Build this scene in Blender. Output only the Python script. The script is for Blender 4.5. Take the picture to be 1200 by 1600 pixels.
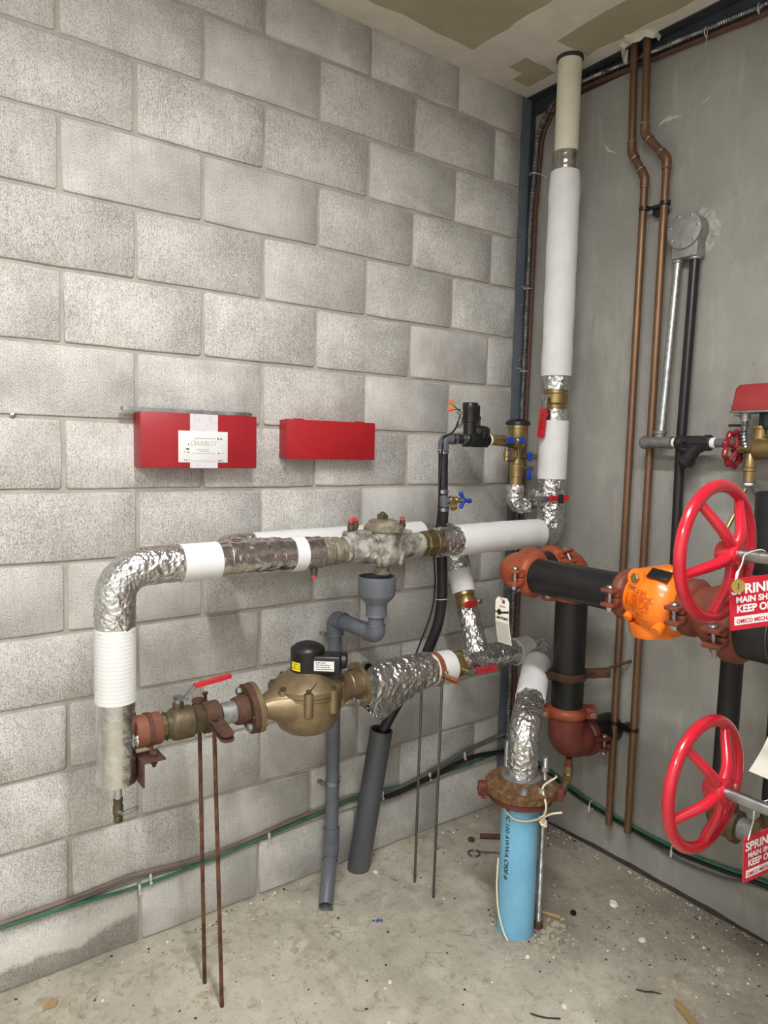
import bpy, bmesh, math, random
from mathutils import Vector as V, Matrix, noise

for o in list(bpy.data.objects):
    bpy.data.objects.remove(o)
random.seed(7)
PI = math.pi
sc = bpy.context.scene
COL = sc.collection

# ------------------------------------------------------------------ camera
cam_d = bpy.data.cameras.new('camera')
cam = bpy.data.objects.new('camera', cam_d)
COL.objects.link(cam)
sc.camera = cam
cam_d.sensor_fit = 'HORIZONTAL'
cam_d.sensor_width = 36.0
cam_d.lens = 36.0 * 1118.24 / 1200.0
cam_d.clip_start = 0.02
YAW, PITCH, ROLL = 0.635789, -0.086828, 0.023294
fw = V((math.cos(PITCH) * math.sin(YAW), math.cos(PITCH) * math.cos(YAW), math.sin(PITCH)))
rt = fw.cross(V((0, 0, 1))).normalized()
up = rt.cross(fw)
r2 = rt * math.cos(ROLL) + up * math.sin(ROLL)
u2 = up * math.cos(ROLL) - rt * math.sin(ROLL)
cam.matrix_world = Matrix(((r2.x, u2.x, -fw.x, -2.31826), (r2.y, u2.y, -fw.y, -2.14562),
                           (r2.z, u2.z, -fw.z, 1.55885), (0, 0, 0, 1)))

# ------------------------------------------------------------------ world, lights, exposure
w = bpy.data.worlds.new('world')
sc.world = w
w.use_nodes = True
w.node_tree.nodes['Background'].inputs[0].default_value = (0.75, 0.8, 0.9, 1)
w.node_tree.nodes['Background'].inputs[1].default_value = 0.02
sc.view_settings.view_transform = 'Standard'
sc.view_settings.look = 'None'
sc.view_settings.gamma = 1.0
sc.view_settings.use_curve_mapping = False
sc.view_settings.exposure = 0.06
CEIL = 3.0105


def area(name, loc, sx, sy, power, col=(1, 1, 1)):
    l = bpy.data.lights.new(name, 'AREA')
    l.shape = 'RECTANGLE'
    l.size, l.size_y = sx, sy
    l.energy = power
    l.color = col
    o = bpy.data.objects.new(name, l)
    COL.objects.link(o)
    o.location = loc
    return o


STRIP = (-1.80, -1.75)
area('strip_light_glow', (STRIP[0], STRIP[1], CEIL - 0.085), 0.11, 1.2, 58, (1.0, 0.995, 0.985))
STRIP2 = (-3.35, -2.55)
area('second_strip_light_glow', (STRIP2[0], STRIP2[1], CEIL - 0.085), 0.11, 1.2, 66, (1.0, 0.995, 0.985))

# ------------------------------------------------------------------ materials


def srgb(r, g, b):
    f = lambda c: (c / 255 / 12.92) if c / 255 <= 0.04045 else ((c / 255 + 0.055) / 1.055) ** 2.4
    return (f(r), f(g), f(b), 1)


class N:
    """small node-tree builder"""

    def __init__(s, name):
        s.m = bpy.data.materials.new(name)
        s.m.use_nodes = True
        s.t = s.m.node_tree
        s.b = s.t.nodes['Principled BSDF']
        s.geo = None

    def n(s, typ, **kw):
        nd = s.t.nodes.new(typ)
        for k, v in kw.items():
            if k.startswith('i_'):
                nd.inputs[k[2:].replace('_', ' ')].default_value = v
            else:
                setattr(nd, k, v)
        return nd

    def l(s, a, b):
        s.t.links.new(a, b)

    def pos(s, scale=(1, 1, 1), obj=False):
        if obj:
            c = s.n('ShaderNodeTexCoord').outputs['Object']
        else:
            c = s.n('ShaderNodeNewGeometry').outputs['Position']
        mp = s.n('ShaderNodeMapping')
        mp.inputs['Scale'].default_value = scale
        s.l(c, mp.inputs['Vector'])
        return mp.outputs['Vector']

    def noise(s, vec, scale, detail=4, rough=0.55, dist=0.0):
        nd = s.n('ShaderNodeTexNoise')
        nd.inputs['Scale'].default_value = scale
        nd.inputs['Detail'].default_value = detail
        nd.inputs['Roughness'].default_value = rough
        nd.inputs['Distortion'].default_value = dist
        s.l(vec, nd.inputs['Vector'])
        return nd.outputs['Fac']

    def ramp(s, fac, a, b, c0=(0, 0, 0, 1), c1=(1, 1, 1, 1)):
        r = s.n('ShaderNodeValToRGB')
        r.color_ramp.elements[0].position = a
        r.color_ramp.elements[1].position = b
        r.color_ramp.elements[0].color = c0
        r.color_ramp.elements[1].color = c1
        s.l(fac, r.inputs[0])
        return r.outputs[0]

    def mix(s, fac, a, b, mode='MIX'):
        m = s.n('ShaderNodeMix', data_type='RGBA', blend_type=mode)
        for sock, v in ((m.inputs[0], fac), (m.inputs[6], a), (m.inputs[7], b)):
            if isinstance(v, (int, float, tuple)):
                sock.default_value = v
            else:
                s.l(v, sock)
        return m.outputs[2]

    def math(s, op, a, b=0.0, clamp=False):
        m = s.n('ShaderNodeMath', operation=op, use_clamp=clamp)
        for sock, v in ((m.inputs[0], a), (m.inputs[1], b)):
            if isinstance(v, (int, float)):
                sock.default_value = v
            else:
                s.l(v, sock)
        return m.outputs[0]

    def bump(s, h, strength=0.3, dist=0.002, prev=None):
        b = s.n('ShaderNodeBump')
        b.inputs['Strength'].default_value = strength
        b.inputs['Distance'].default_value = dist
        s.l(h, b.inputs['Height'])
        if prev is not None:
            s.l(prev, b.inputs['Normal'])
        return b.outputs['Normal']

    def out(s, col=None, rough=None, metal=None, normal=None, **kw):
        for k, v in (('Base Color', col), ('Roughness', rough), ('Metallic', metal), ('Normal', normal)):
            if v is None:
                continue
            if isinstance(v, (int, float, tuple)):
                s.b.inputs[k].default_value = v
            else:
                s.l(v, s.b.inputs[k])
        for k, v in kw.items():
            s.b.inputs[k.replace('_', ' ')].default_value = v
        return s.m


def mat(name, c1, c2=None, rough=0.5, metal=0.0, scale=25, lo=0.4, hi=0.65, bump=0.0, bscale=90, bdist=0.002, detail=5,
        stretch=(1, 1, 1), coat=0.0):
    m = N(name)
    v = m.pos(stretch, obj=True)
    col = srgb(*c1)
    nrm = None
    if c2:
        col = m.mix(m.ramp(m.noise(v, scale, detail, 0.6), lo, hi), srgb(*c1), srgb(*c2))
    if bump:
        nrm = m.bump(m.noise(v, bscale, 4, 0.6), bump, bdist)
    kw = {}
    if coat:
        kw['Coat_Weight'] = coat
        kw['Coat_Roughness'] = 0.12
    return m.out(col, rough, metal, nrm, **kw)


# block face: pale grey aggregate, dark pores drawn out vertically
m = N('block')
p = m.pos()
pv = m.pos((1, 1, 0.42))
big = m.noise(p, 5.5, 3, 0.5)
pores = m.noise(pv, 560, 2, 0.65)
stria = m.ramp(m.noise(m.pos((1, 1, 0.05)), 230, 2, 0.6), 0.42, 0.68)
fine = m.noise(pv, 150, 3, 0.7)
dens = m.ramp(big, 0.30, 0.72)
thr = m.math('ADD', pores, m.math('MULTIPLY', dens, 0.10))
pm = m.math('ADD', m.ramp(thr, 0.55, 0.69), m.math('MULTIPLY', stria, 0.22), True)
rnd = m.n('ShaderNodeObjectInfo').outputs['Random']
tint = m.mix(rnd, srgb(206, 204, 199), srgb(224, 222, 217))
cloud = m.mix(m.ramp(m.noise(p, 9, 4, 0.6), 0.35, 0.75), tint, srgb(192, 189, 184))
colr = m.mix(m.math('MULTIPLY', pm, 0.70), cloud, srgb(120, 116, 111))
sep = m.n('ShaderNodeSeparateXYZ')
m.l(p, sep.inputs[0])
# damp-stained bottom course with lime bloom: a stain with its own ragged edge
wob = m.math('ADD', sep.outputs[2], m.math('MULTIPLY', m.math('SUBTRACT', m.noise(p, 4.0, 5, 0.6), 0.5), 0.16))
edge = m.math('ADD', m.math('MULTIPLY', m.math('ADD', sep.outputs[0], 1.75), 0.12), 0.085)
damp = m.math('MULTIPLY', m.ramp(m.math('ADD', m.math('SUBTRACT', wob, edge), 0.5), 0.492, 0.510, (1, 1, 1, 1), (0, 0, 0, 1)), m.ramp(m.math('ADD', sep.outputs[0], 2.0), 0.33, 0.40, (1, 1, 1, 1), (0.08, 0.08, 0.08, 1)))
colr = m.mix(m.math('MULTIPLY', damp, 0.5), colr, srgb(140, 134, 124))
bloomx = m.ramp(m.math('ADD', sep.outputs[0], 2.0), 0.30, 0.48, (1, 1, 1, 1), (0, 0, 0, 1))
bloomz = m.ramp(wob, 0.12, 0.19, (1, 1, 1, 1), (0, 0, 0, 1))
bloom = m.math('MULTIPLY', m.math('MULTIPLY', bloomx, bloomz), m.math('SUBTRACT', 1.0, damp))
colr = m.mix(m.math('MULTIPLY', bloom, 0.7), colr, srgb(232, 229, 222))
nb = m.bump(m.math('ADD', m.math('MULTIPLY', pm, -0.9), fine), 0.55, 0.0022)
MBLOCK = m.out(colr, 0.93, 0, nb, Specular_IOR_Level=0.2)

m = N('mortar')
p = m.pos()
c = m.mix(m.ramp(m.noise(p, 14, 5), 0.3, 0.7), srgb(158, 152, 143), srgb(180, 174, 164))
MMORTAR = m.out(c, 0.95, 0, m.bump(m.noise(p, 220, 4), 0.5, 0.003), Specular_IOR_Level=0.2)

# cast concrete wall
m = N('concrete_wall')
p = m.pos()
a = m.noise(p, 2.2, 6, 0.6)
b2 = m.noise(m.pos((1, 1, 0.35)), 6.0, 6, 0.65, 0.4)
c = m.mix(m.ramp(a, 0.33, 0.68), srgb(134, 132, 126), srgb(156, 154, 148))
c = m.mix(m.math('MULTIPLY', m.ramp(b2, 0.5, 0.75), 0.5), c, srgb(180, 177, 169))
c = m.mix(m.math('MULTIPLY', m.ramp(m.noise(p, 60, 3), 0.64, 0.70), 0.35), c, srgb(105, 100, 93))
c = m.mix(m.math('MULTIPLY', m.ramp(m.noise(m.pos((1, 1, .16)), 26, 4, 0.5), 0.60, 0.78), 0.35), c, srgb(190, 187, 180))
c = m.mix(m.math('MULTIPLY', m.ramp(m.noise(m.pos((1, 2.2, 1)), 11, 7, 0.75, 1.5), 0.66, 0.74), 0.5), c, srgb(112, 108, 101))
MCONC = m.out(c, 0.72, 0, m.bump(m.noise(p, 40, 6, 0.65), 0.18, 0.004), Specular_IOR_Level=0.35)

# floor: dusty trowelled concrete
m = N('floor_concrete')
p = m.pos()
a = m.noise(p, 1.6, 7, 0.62, 0.3)
b2 = m.noise(p, 9, 6, 0.65, 0.4)
c = m.mix(m.ramp(a, 0.34, 0.68), srgb(160, 154, 139), srgb(194, 188, 172))
c = m.mix(m.math('MULTIPLY', m.ramp(b2, 0.46, 0.70), 0.6), c, srgb(204, 198, 183))
c = m.mix(m.math('MULTIPLY', m.ramp(m.noise(p, 22, 8, 0.75, 0.5), 0.53, 0.66), 0.55), c, srgb(112, 104, 92))
c = m.mix(m.math('MULTIPLY', m.ramp(m.noise(m.pos((1.5, .7, 1)), 5, 8, 0.7, 0.8), 0.55, 0.72), 0.45), c, srgb(130, 122, 108))
sep = m.n('ShaderNodeSeparateXYZ')
m.l(p, sep.inputs[0])
# dirt gathered along the right wall and in the corner
dd = m.math('ADD', sep.outputs[0], m.math('MULTIPLY', m.math('SUBTRACT', m.noise(p, 5, 5, 0.7), 0.5), 0.9))
c = m.mix(m.math('MULTIPLY', m.ramp(m.math('ADD', dd, 1.0), 0.35, 0.95), 0.62), c, srgb(108, 99, 87))
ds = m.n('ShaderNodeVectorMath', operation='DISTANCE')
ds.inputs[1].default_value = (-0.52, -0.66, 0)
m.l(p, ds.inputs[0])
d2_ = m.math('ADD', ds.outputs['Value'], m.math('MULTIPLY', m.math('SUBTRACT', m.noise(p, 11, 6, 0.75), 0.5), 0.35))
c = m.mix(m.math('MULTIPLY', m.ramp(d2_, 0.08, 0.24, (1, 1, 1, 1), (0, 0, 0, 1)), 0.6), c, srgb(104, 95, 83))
c = m.mix(m.math('MULTIPLY', m.ramp(m.noise(p, 190, 3), 0.63, 0.70), 0.55), c, srgb(66, 60, 52))
c = m.mix(m.math('MULTIPLY', m.ramp(m.noise(m.pos((1, 1.03, 1)), 160, 2), 0.70, 0.74), 0.8), c, srgb(226, 220, 208))
vo = m.n('ShaderNodeTexVoronoi', feature='DISTANCE_TO_EDGE')
vo.inputs['Scale'].default_value = 17
wv = m.n('ShaderNodeVectorMath', operation='ADD')
nz = m.n('ShaderNodeTexNoise')
nz.inputs['Scale'].default_value = 9
m.l(p, nz.inputs['Vector'])
vs = m.n('ShaderNodeVectorMath', operation='SCALE')
vs.inputs['Scale'].default_value = 0.09
m.l(nz.outputs['Color'], vs.inputs[0])
m.l(p, wv.inputs[0])
m.l(vs.outputs[0], wv.inputs[1])
m.l(wv.outputs[0], vo.inputs['Vector'])
crk = m.ramp(vo.outputs['Distance'], 0.0, 0.035, (1, 1, 1, 1), (0, 0, 0, 1))
zone = m.ramp(m.noise(p, 4.3, 3, 0.5), 0.60, 0.68)
ck = m.math('MULTIPLY', crk, zone)
c = m.mix(m.math('MULTIPLY', ck, 0.65), c, srgb(74, 68, 59))
h = m.math('SUBTRACT', m.noise(p, 34, 7, 0.7), m.math('MULTIPLY', ck, 0.8))
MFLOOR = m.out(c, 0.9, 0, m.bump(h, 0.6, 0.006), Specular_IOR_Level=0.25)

MBOARD = mat('ceiling_board', (160, 150, 124), (174, 164, 139), 0.9, 0, 5, 0.3, 0.7, 0.15, 120)
MMUD = mat('joint_compound', (206, 199, 186), (220, 214, 202), 0.9, 0, 9, 0.35, 0.7, 0.3, 60, 0.003, stretch=(1, 1, 1))
MPLAINW = mat('painted_wall', (228, 228, 226), (236, 236, 234), 0.9, 0, 4, 0.3, 0.7)

# crinkled aluminium foil
def foil(name, strength, rough=0.2, dull=0.0, sc_=(1, 1, 1)):
    m = N(name)
    p = m.pos(sc_, obj=True)
    vo = m.n('ShaderNodeTexVoronoi', feature='F1')
    vo.inputs['Scale'].default_value = 75
    nz = m.n('ShaderNodeTexNoise')
    nz.inputs['Scale'].default_value = 30
    nz.inputs['Detail'].default_value = 3
    m.l(p, nz.inputs['Vector'])
    vs = m.n('ShaderNodeVectorMath', operation='SCALE')
    vs.inputs['Scale'].default_value = 0.03
    m.l(nz.outputs['Color'], vs.inputs[0])
    ad = m.n('ShaderNodeVectorMath', operation='ADD')
    m.l(p, ad.inputs[0])
    m.l(vs.outputs[0], ad.inputs[1])
    m.l(ad.outputs[0], vo.inputs['Vector'])
    h = m.math('ADD', m.math('MULTIPLY', vo.outputs['Distance'], 1.0), m.noise(p, 55, 3, 0.6, 0.8))
    nn = m.bump(h, strength, 0.006)
    c = m.mix(m.ramp(m.noise(p, 18, 3), 0.35, 0.7), srgb(222, 222, 222), srgb(196, 195, 193))
    return m.out(c, rough, 1.0, nn)


MFOIL = foil('foil', 0.6, 0.26)
MFOILS = foil('foil_smooth', 0.12, 0.2)
MFOILD = foil('foil_dull', 0.5, 0.38)


def wrap(name, c1, c2, waves, axis):
    m = N(name)
    p = m.pos((1, 1, 1), obj=True)
    c = m.mix(m.ramp(m.noise(p, 10, 3), 0.3, 0.7), srgb(*c1), srgb(*c2))
    wv = m.n('ShaderNodeTexWave', wave_type='BANDS', bands_direction=axis)
    wv.inputs['Scale'].default_value = waves
    wv.inputs['Distortion'].default_value = 3.0
    wv.inputs['Detail'].default_value = 2
    m.l(p, wv.inputs['Vector'])
    h = m.math('ADD', m.math('MULTIPLY', wv.outputs['Fac'], 0.35), m.noise(p, 28, 4, 0.6))
    return m.out(c, 0.72, 0, m.bump(h, 0.28, 0.003))


MWRAP = wrap('white_jacket', (210, 210, 209), (221, 221, 220), 60, 'Z')
MWRAPX = wrap('white_jacket_flat', (210, 210, 209), (221, 221, 220), 3, 'X')
MGREYW = mat('grey_jacket', (176, 175, 170), (186, 185, 180), 0.8, 0, 8)
MCREAM = mat('cream_pipe', (212, 204, 184), (226, 220, 204), 0.65, 0, 10, 0.35, 0.65, 0.15, 60)
MCHROME = mat('chrome', (200, 200, 200), None, 0.15, 1.0)
MSTEEL = mat('zinc_steel', (176, 178, 178), (146, 148, 150), 0.34, 1.0, 40, 0.4, 0.7)
MROD = mat('steel_rod', (118, 122, 122), (92, 94, 92), 0.4, 0.9, 60, 0.4, 0.7, 0.2, 400)
MGALV = mat('galvanised', (190, 192, 192), (150, 152, 154), 0.42, 0.85, 60, 0.4, 0.65, 0.1, 200)
MCAST = mat('galvanised_casting', (138, 139, 137), (112, 112, 110), 0.55, 0.6, 40, 0.4, 0.7, 0.2, 160)
MALU = mat('cast_aluminium', (158, 157, 154), (136, 135, 132), 0.5, 0.55, 30, 0.4, 0.7, 0.15, 200)
MBRASS = mat('brass', (166, 144, 100), (138, 118, 80), 0.35, 0.85, 35, 0.4, 0.7, 0.12, 200)
MBRONZE = mat('bronze_meter', (150, 131, 102), (130, 112, 86), 0.42, 0.7, 30, 0.35, 0.7, 0.16, 240)
MOLDBR = mat('old_brass', (104, 90, 68), (84, 76, 60), 0.48, 0.6, 40, 0.38, 0.66, 0.25, 160)
MOLDBR2 = mat('patina_brass', (108, 92, 62), (82, 72, 54), 0.5, 0.6, 45, 0.38, 0.66, 0.3, 140)
MGREYVLV = mat('limed_bronze', (182, 180, 172), (98, 92, 82), 0.62, 0.25, 26, 0.38, 0.62, 0.35, 140, 0.003, 7)
MCRUST = mat('crusted_thread', (112, 102, 86), (152, 146, 132), 0.7, 0.2, 50, 0.42, 0.7, 0.6, 160, 0.004, 7)
MRUBCPL = mat('rust_red_rubber', (122, 72, 50), (104, 62, 46), 0.7, 0, 20)
MRUST = mat('rusty_steel', (94, 62, 44), (70, 50, 40), 0.78, 0.15, 45, 0.35, 0.65, 0.35, 220)
MRUSTROD = mat('rusty_rod', (112, 72, 46), (68, 50, 40), 0.72, 0.25, 30, 0.4, 0.6, 0.3, 260)
MRUSTFL = mat('flaking_rust', (92, 66, 42), (140, 104, 62), 0.9, 0.05, 60, 0.45, 0.7, 0.9, 140, 0.006, 7)
MREDOX = mat('red_oxide', (106, 50, 40), (88, 43, 36), 0.55, 0, 30, 0.4, 0.7, 0.2, 160)
MORCPL = mat('orange_coupling', (152, 72, 42), (130, 62, 40), 0.48, 0, 22, 0.4, 0.7, 0.18, 160)
MBROWNF = mat('brown_red_fitting', (122, 62, 46), (98, 52, 42), 0.5, 0, 22, 0.4, 0.7, 0.15, 120)
MDARKRED = mat('dark_red_elbow', (112, 50, 42), (92, 44, 38), 0.45, 0, 18, 0.4, 0.7, 0.15, 120)
MORANGEL = mat('orange_lettering', (214, 100, 16), (200, 92, 18), 0.4, 0, 60)
MORANGE = mat('orange_paint', (240, 124, 24), (232, 112, 20), 0.3, 0, 14, 0.4, 0.7, 0.05, 60, coat=0.3)
MBLACKP = mat('black_steel', (26, 26, 27), (36, 35, 35), 0.36, 0.1, 20, 0.45, 0.75, 0.08, 120)
MBLACKP2 = mat('black_steel_worn', (24, 23, 22), (44, 38, 32), 0.42, 0.1, 14, 0.5, 0.8, 0.1, 120, stretch=(1, 1, .2))
MBLKPL = mat('black_plastic', (22, 22, 24), None, 0.36)
MRUBBER = mat('black_rubber', (26, 26, 28), (34, 34, 36), 0.42, 0, 20)
MIRON = mat('black_malleable', (30, 30, 31), (40, 40, 40), 0.5, 0.1, 30, 0.4, 0.7, 0.2, 160)
MPVC = mat('grey_pvc', (98, 102, 110), (88, 92, 100), 0.42, 0, 14)
MPVCD = mat('dark_grey_pvc', (74, 76, 80), (98, 98, 98), 0.5, 0, 9, 0.5, 0.8, stretch=(1, 1, .4))
MPVCIN = mat('pvc_inside', (44, 46, 52), None, 0.6)
MBLUE = mat('blue_pvc', (122, 182, 214), (108, 168, 202), 0.42, 0, 9, 0.4, 0.75)
MREDBOX = mat('red_box_paint', (158, 30, 40), (150, 27, 36), 0.42, 0, 12)
MREDBOX2 = mat('red_box_paint_bright', (168, 26, 34), (160, 24, 32), 0.42, 0, 12)
MREDBOXS = mat('flow_switch_red', (150, 48, 48), (140, 42, 43), 0.42, 0, 20)
MREDW = mat('wheel_red', (190, 26, 46), (176, 24, 42), 0.24, 0, 16, coat=0.4)
MREDH = mat('handle_red', (190, 36, 42), (176, 32, 40), 0.35, 0, 30)
MREDV = mat('valve_wheel_red', (150, 34, 40), (118, 26, 34), 0.25, 0.1, 40, 0.4, 0.7, 0.15, 80, coat=0.3)
MREDCAP = mat('cap_red', (214, 50, 66), None, 0.5)
MBLUEH = mat('handle_blue', (28, 66, 160), (22, 54, 140), 0.35, 0, 30)
MNAVY = mat('navy_tag', (24, 32, 110), None, 0.4)
MCOPPER = mat('copper', (134, 102, 76), (106, 82, 64), 0.45, 0.6, 14, 0.35, 0.7, 0.08, 140, stretch=(1, 1, .25))
MCOPBR = mat('copper_strap', (176, 112, 76), (150, 92, 62), 0.45, 0.5, 40)
MSOLDER = mat('solder_joint', (168, 160, 150), (128, 96, 70), 0.4, 0.8, 60)
MANGLE = mat('blue_grey_steel', (104, 112, 119), (88, 96, 104), 0.5, 0.0, 10, 0.4, 0.7, 0.1, 80)
MDARKANG = mat('dark_steel_angle', (58, 63, 70), (46, 50, 56), 0.5, 0.0, 10)
MFLEX = mat('flex_conduit_steel', (168, 170, 172), (140, 142, 144), 0.3, 0.9, 60)
MBRCBL = mat('brown_cable', (92, 58, 42), (76, 50, 38), 0.5)
MGREEN = mat('green_cable', (58, 112, 84), (48, 96, 72), 0.5, 0, 20)
MGREYC = mat('grey_cable', (88, 92, 96), (110, 98, 88), 0.5, 0, 4, 0.45, 0.6)
MTAUPEC = mat('taupe_cable', (132, 112, 98), (112, 98, 88), 0.55, 0, 8)
MZIP = mat('zip_tie', (196, 196, 188), None, 0.45)
MWIREC = mat('cream_wire', (222, 210, 180), None, 0.5)
MORNUT = mat('orange_wire_nut', (232, 112, 52), None, 0.45)
MTAPEW = mat('thread_tape', (232, 231, 226), None, 0.6)
MPAPER = mat('paper_label', (222, 222, 220), (214, 214, 212), 0.6, 0, 12)
MTAPECL = mat('clear_tape', (212, 206, 212), (192, 186, 196), 0.55, 0, 60, 0.5, 0.75)
MTAGP = mat('card_tag', (236, 232, 220), (228, 224, 210), 0.7, 0, 20)
MINK = mat('black_ink', (22, 22, 24), None, 0.6)
MGHOST = mat('faded_ink', (178, 178, 177), None, 0.6)
MREDINK = mat('red_ink', (150, 50, 62), None, 0.6)
MYELLOW = mat('yellow_sticker', (236, 214, 40), None, 0.5)
MTAGRED = mat('red_sign_plastic', (196, 38, 56), (188, 34, 50), 0.32, 0, 10)
MTAGWH = mat('sign_white', (232, 226, 226), None, 0.4)
MTAGBR = mat('brass_disc', (184, 164, 84), (166, 146, 72), 0.38, 0.8, 30)
MWOOD = mat('scrap_wood', (166, 138, 96), (146, 118, 80), 0.8, 0, 30, stretch=(1, .1, 1))
MCHIP = mat('concrete_chip', (176, 168, 152), (150, 142, 126), 0.95, 0, 30, 0.4, 0.7, 0.4, 160)
MWHITECH = mat('plaster_crumb', (228, 224, 214), None, 0.9)
MPUTTY = mat('fire_stop_putty', (206, 200, 184), (186, 178, 160), 0.9, 0, 20, 0.4, 0.7, 0.5, 90)
MGROUT = mat('rough_grout', (176, 174, 166), (140, 137, 129), 0.95, 0, 50, 0.4, 0.7, 0.8, 140, 0.006)
MBLKSEAL = mat('black_sealant', (44, 42, 40), (60, 57, 53), 0.7, 0, 20)
MBEZEL = mat('lamp_housing', (232, 232, 230), None, 0.5)
m = N('lamp_diffuser')
MLAMP = m.out((1, 1, 1, 1), 0.5, 0, None, Emission_Color=(1, 0.99, 0.97, 1), Emission_Strength=6.0)

# ------------------------------------------------------------------ geometry helpers


def unit(v):
    return V(v).normalized()


def perp(ax):
    ax = unit(ax)
    ref = V((0, 0, 1)) if abs(ax.z) < 0.9 else V((0, -1, 0))
    u = ref.cross(ax).normalized()
    return u, ax.cross(u).normalized()


def fillet(pts, r, n=7):
    pts = [V(p) for p in pts]
    out = [pts[0]]
    for i in range(1, len(pts) - 1):
        P = pts[i]
        a, b = P - pts[i - 1], pts[i + 1] - P
        d1, d2 = a.normalized(), b.normalized()
        th = math.acos(max(-1, min(1, d1.dot(d2))))
        if th < 0.02 or not r:
            out.append(P)
            continue
        t = r * math.tan(th / 2)
        tm = 0.48 * min(a.length, b.length)
        rr = r
        if t > tm:
            rr = r * tm / t
            t = tm
        nn = (d2 - d1 * d1.dot(d2)).normalized()
        p0 = P - d1 * t
        c = p0 + nn * rr
        for k in range(n + 1):
            a_ = th * k / n
            out.append(c - nn * rr * math.cos(a_) + d1 * rr * math.sin(a_))
    out.append(pts[-1])
    return out


def spline(pts, n=8):
    pts = [V(p) for p in pts]
    q = [pts[0] * 2 - pts[1]] + pts + [pts[-1] * 2 - pts[-2]]
    out = []
    for i in range(1, len(q) - 2):
        a, b, c, d = q[i - 1:i + 3]
        for k in range(n):
            t = k / n
            out.append(0.5 * ((2 * b) + (c - a) * t + (2 * a - 5 * b + 4 * c - d) * t * t + (3 * b - a - 3 * c + d) * t ** 3))
    out.append(pts[-1])
    return out


def resample(pts, step):
    out = [pts[0]]
    for i in range(1, len(pts)):
        d = (pts[i] - pts[i - 1]).length
        k = max(1, int(math.ceil(d / step)))
        for j in range(1, k + 1):
            out.append(pts[i - 1].lerp(pts[i], j / k))
    return out


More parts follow.
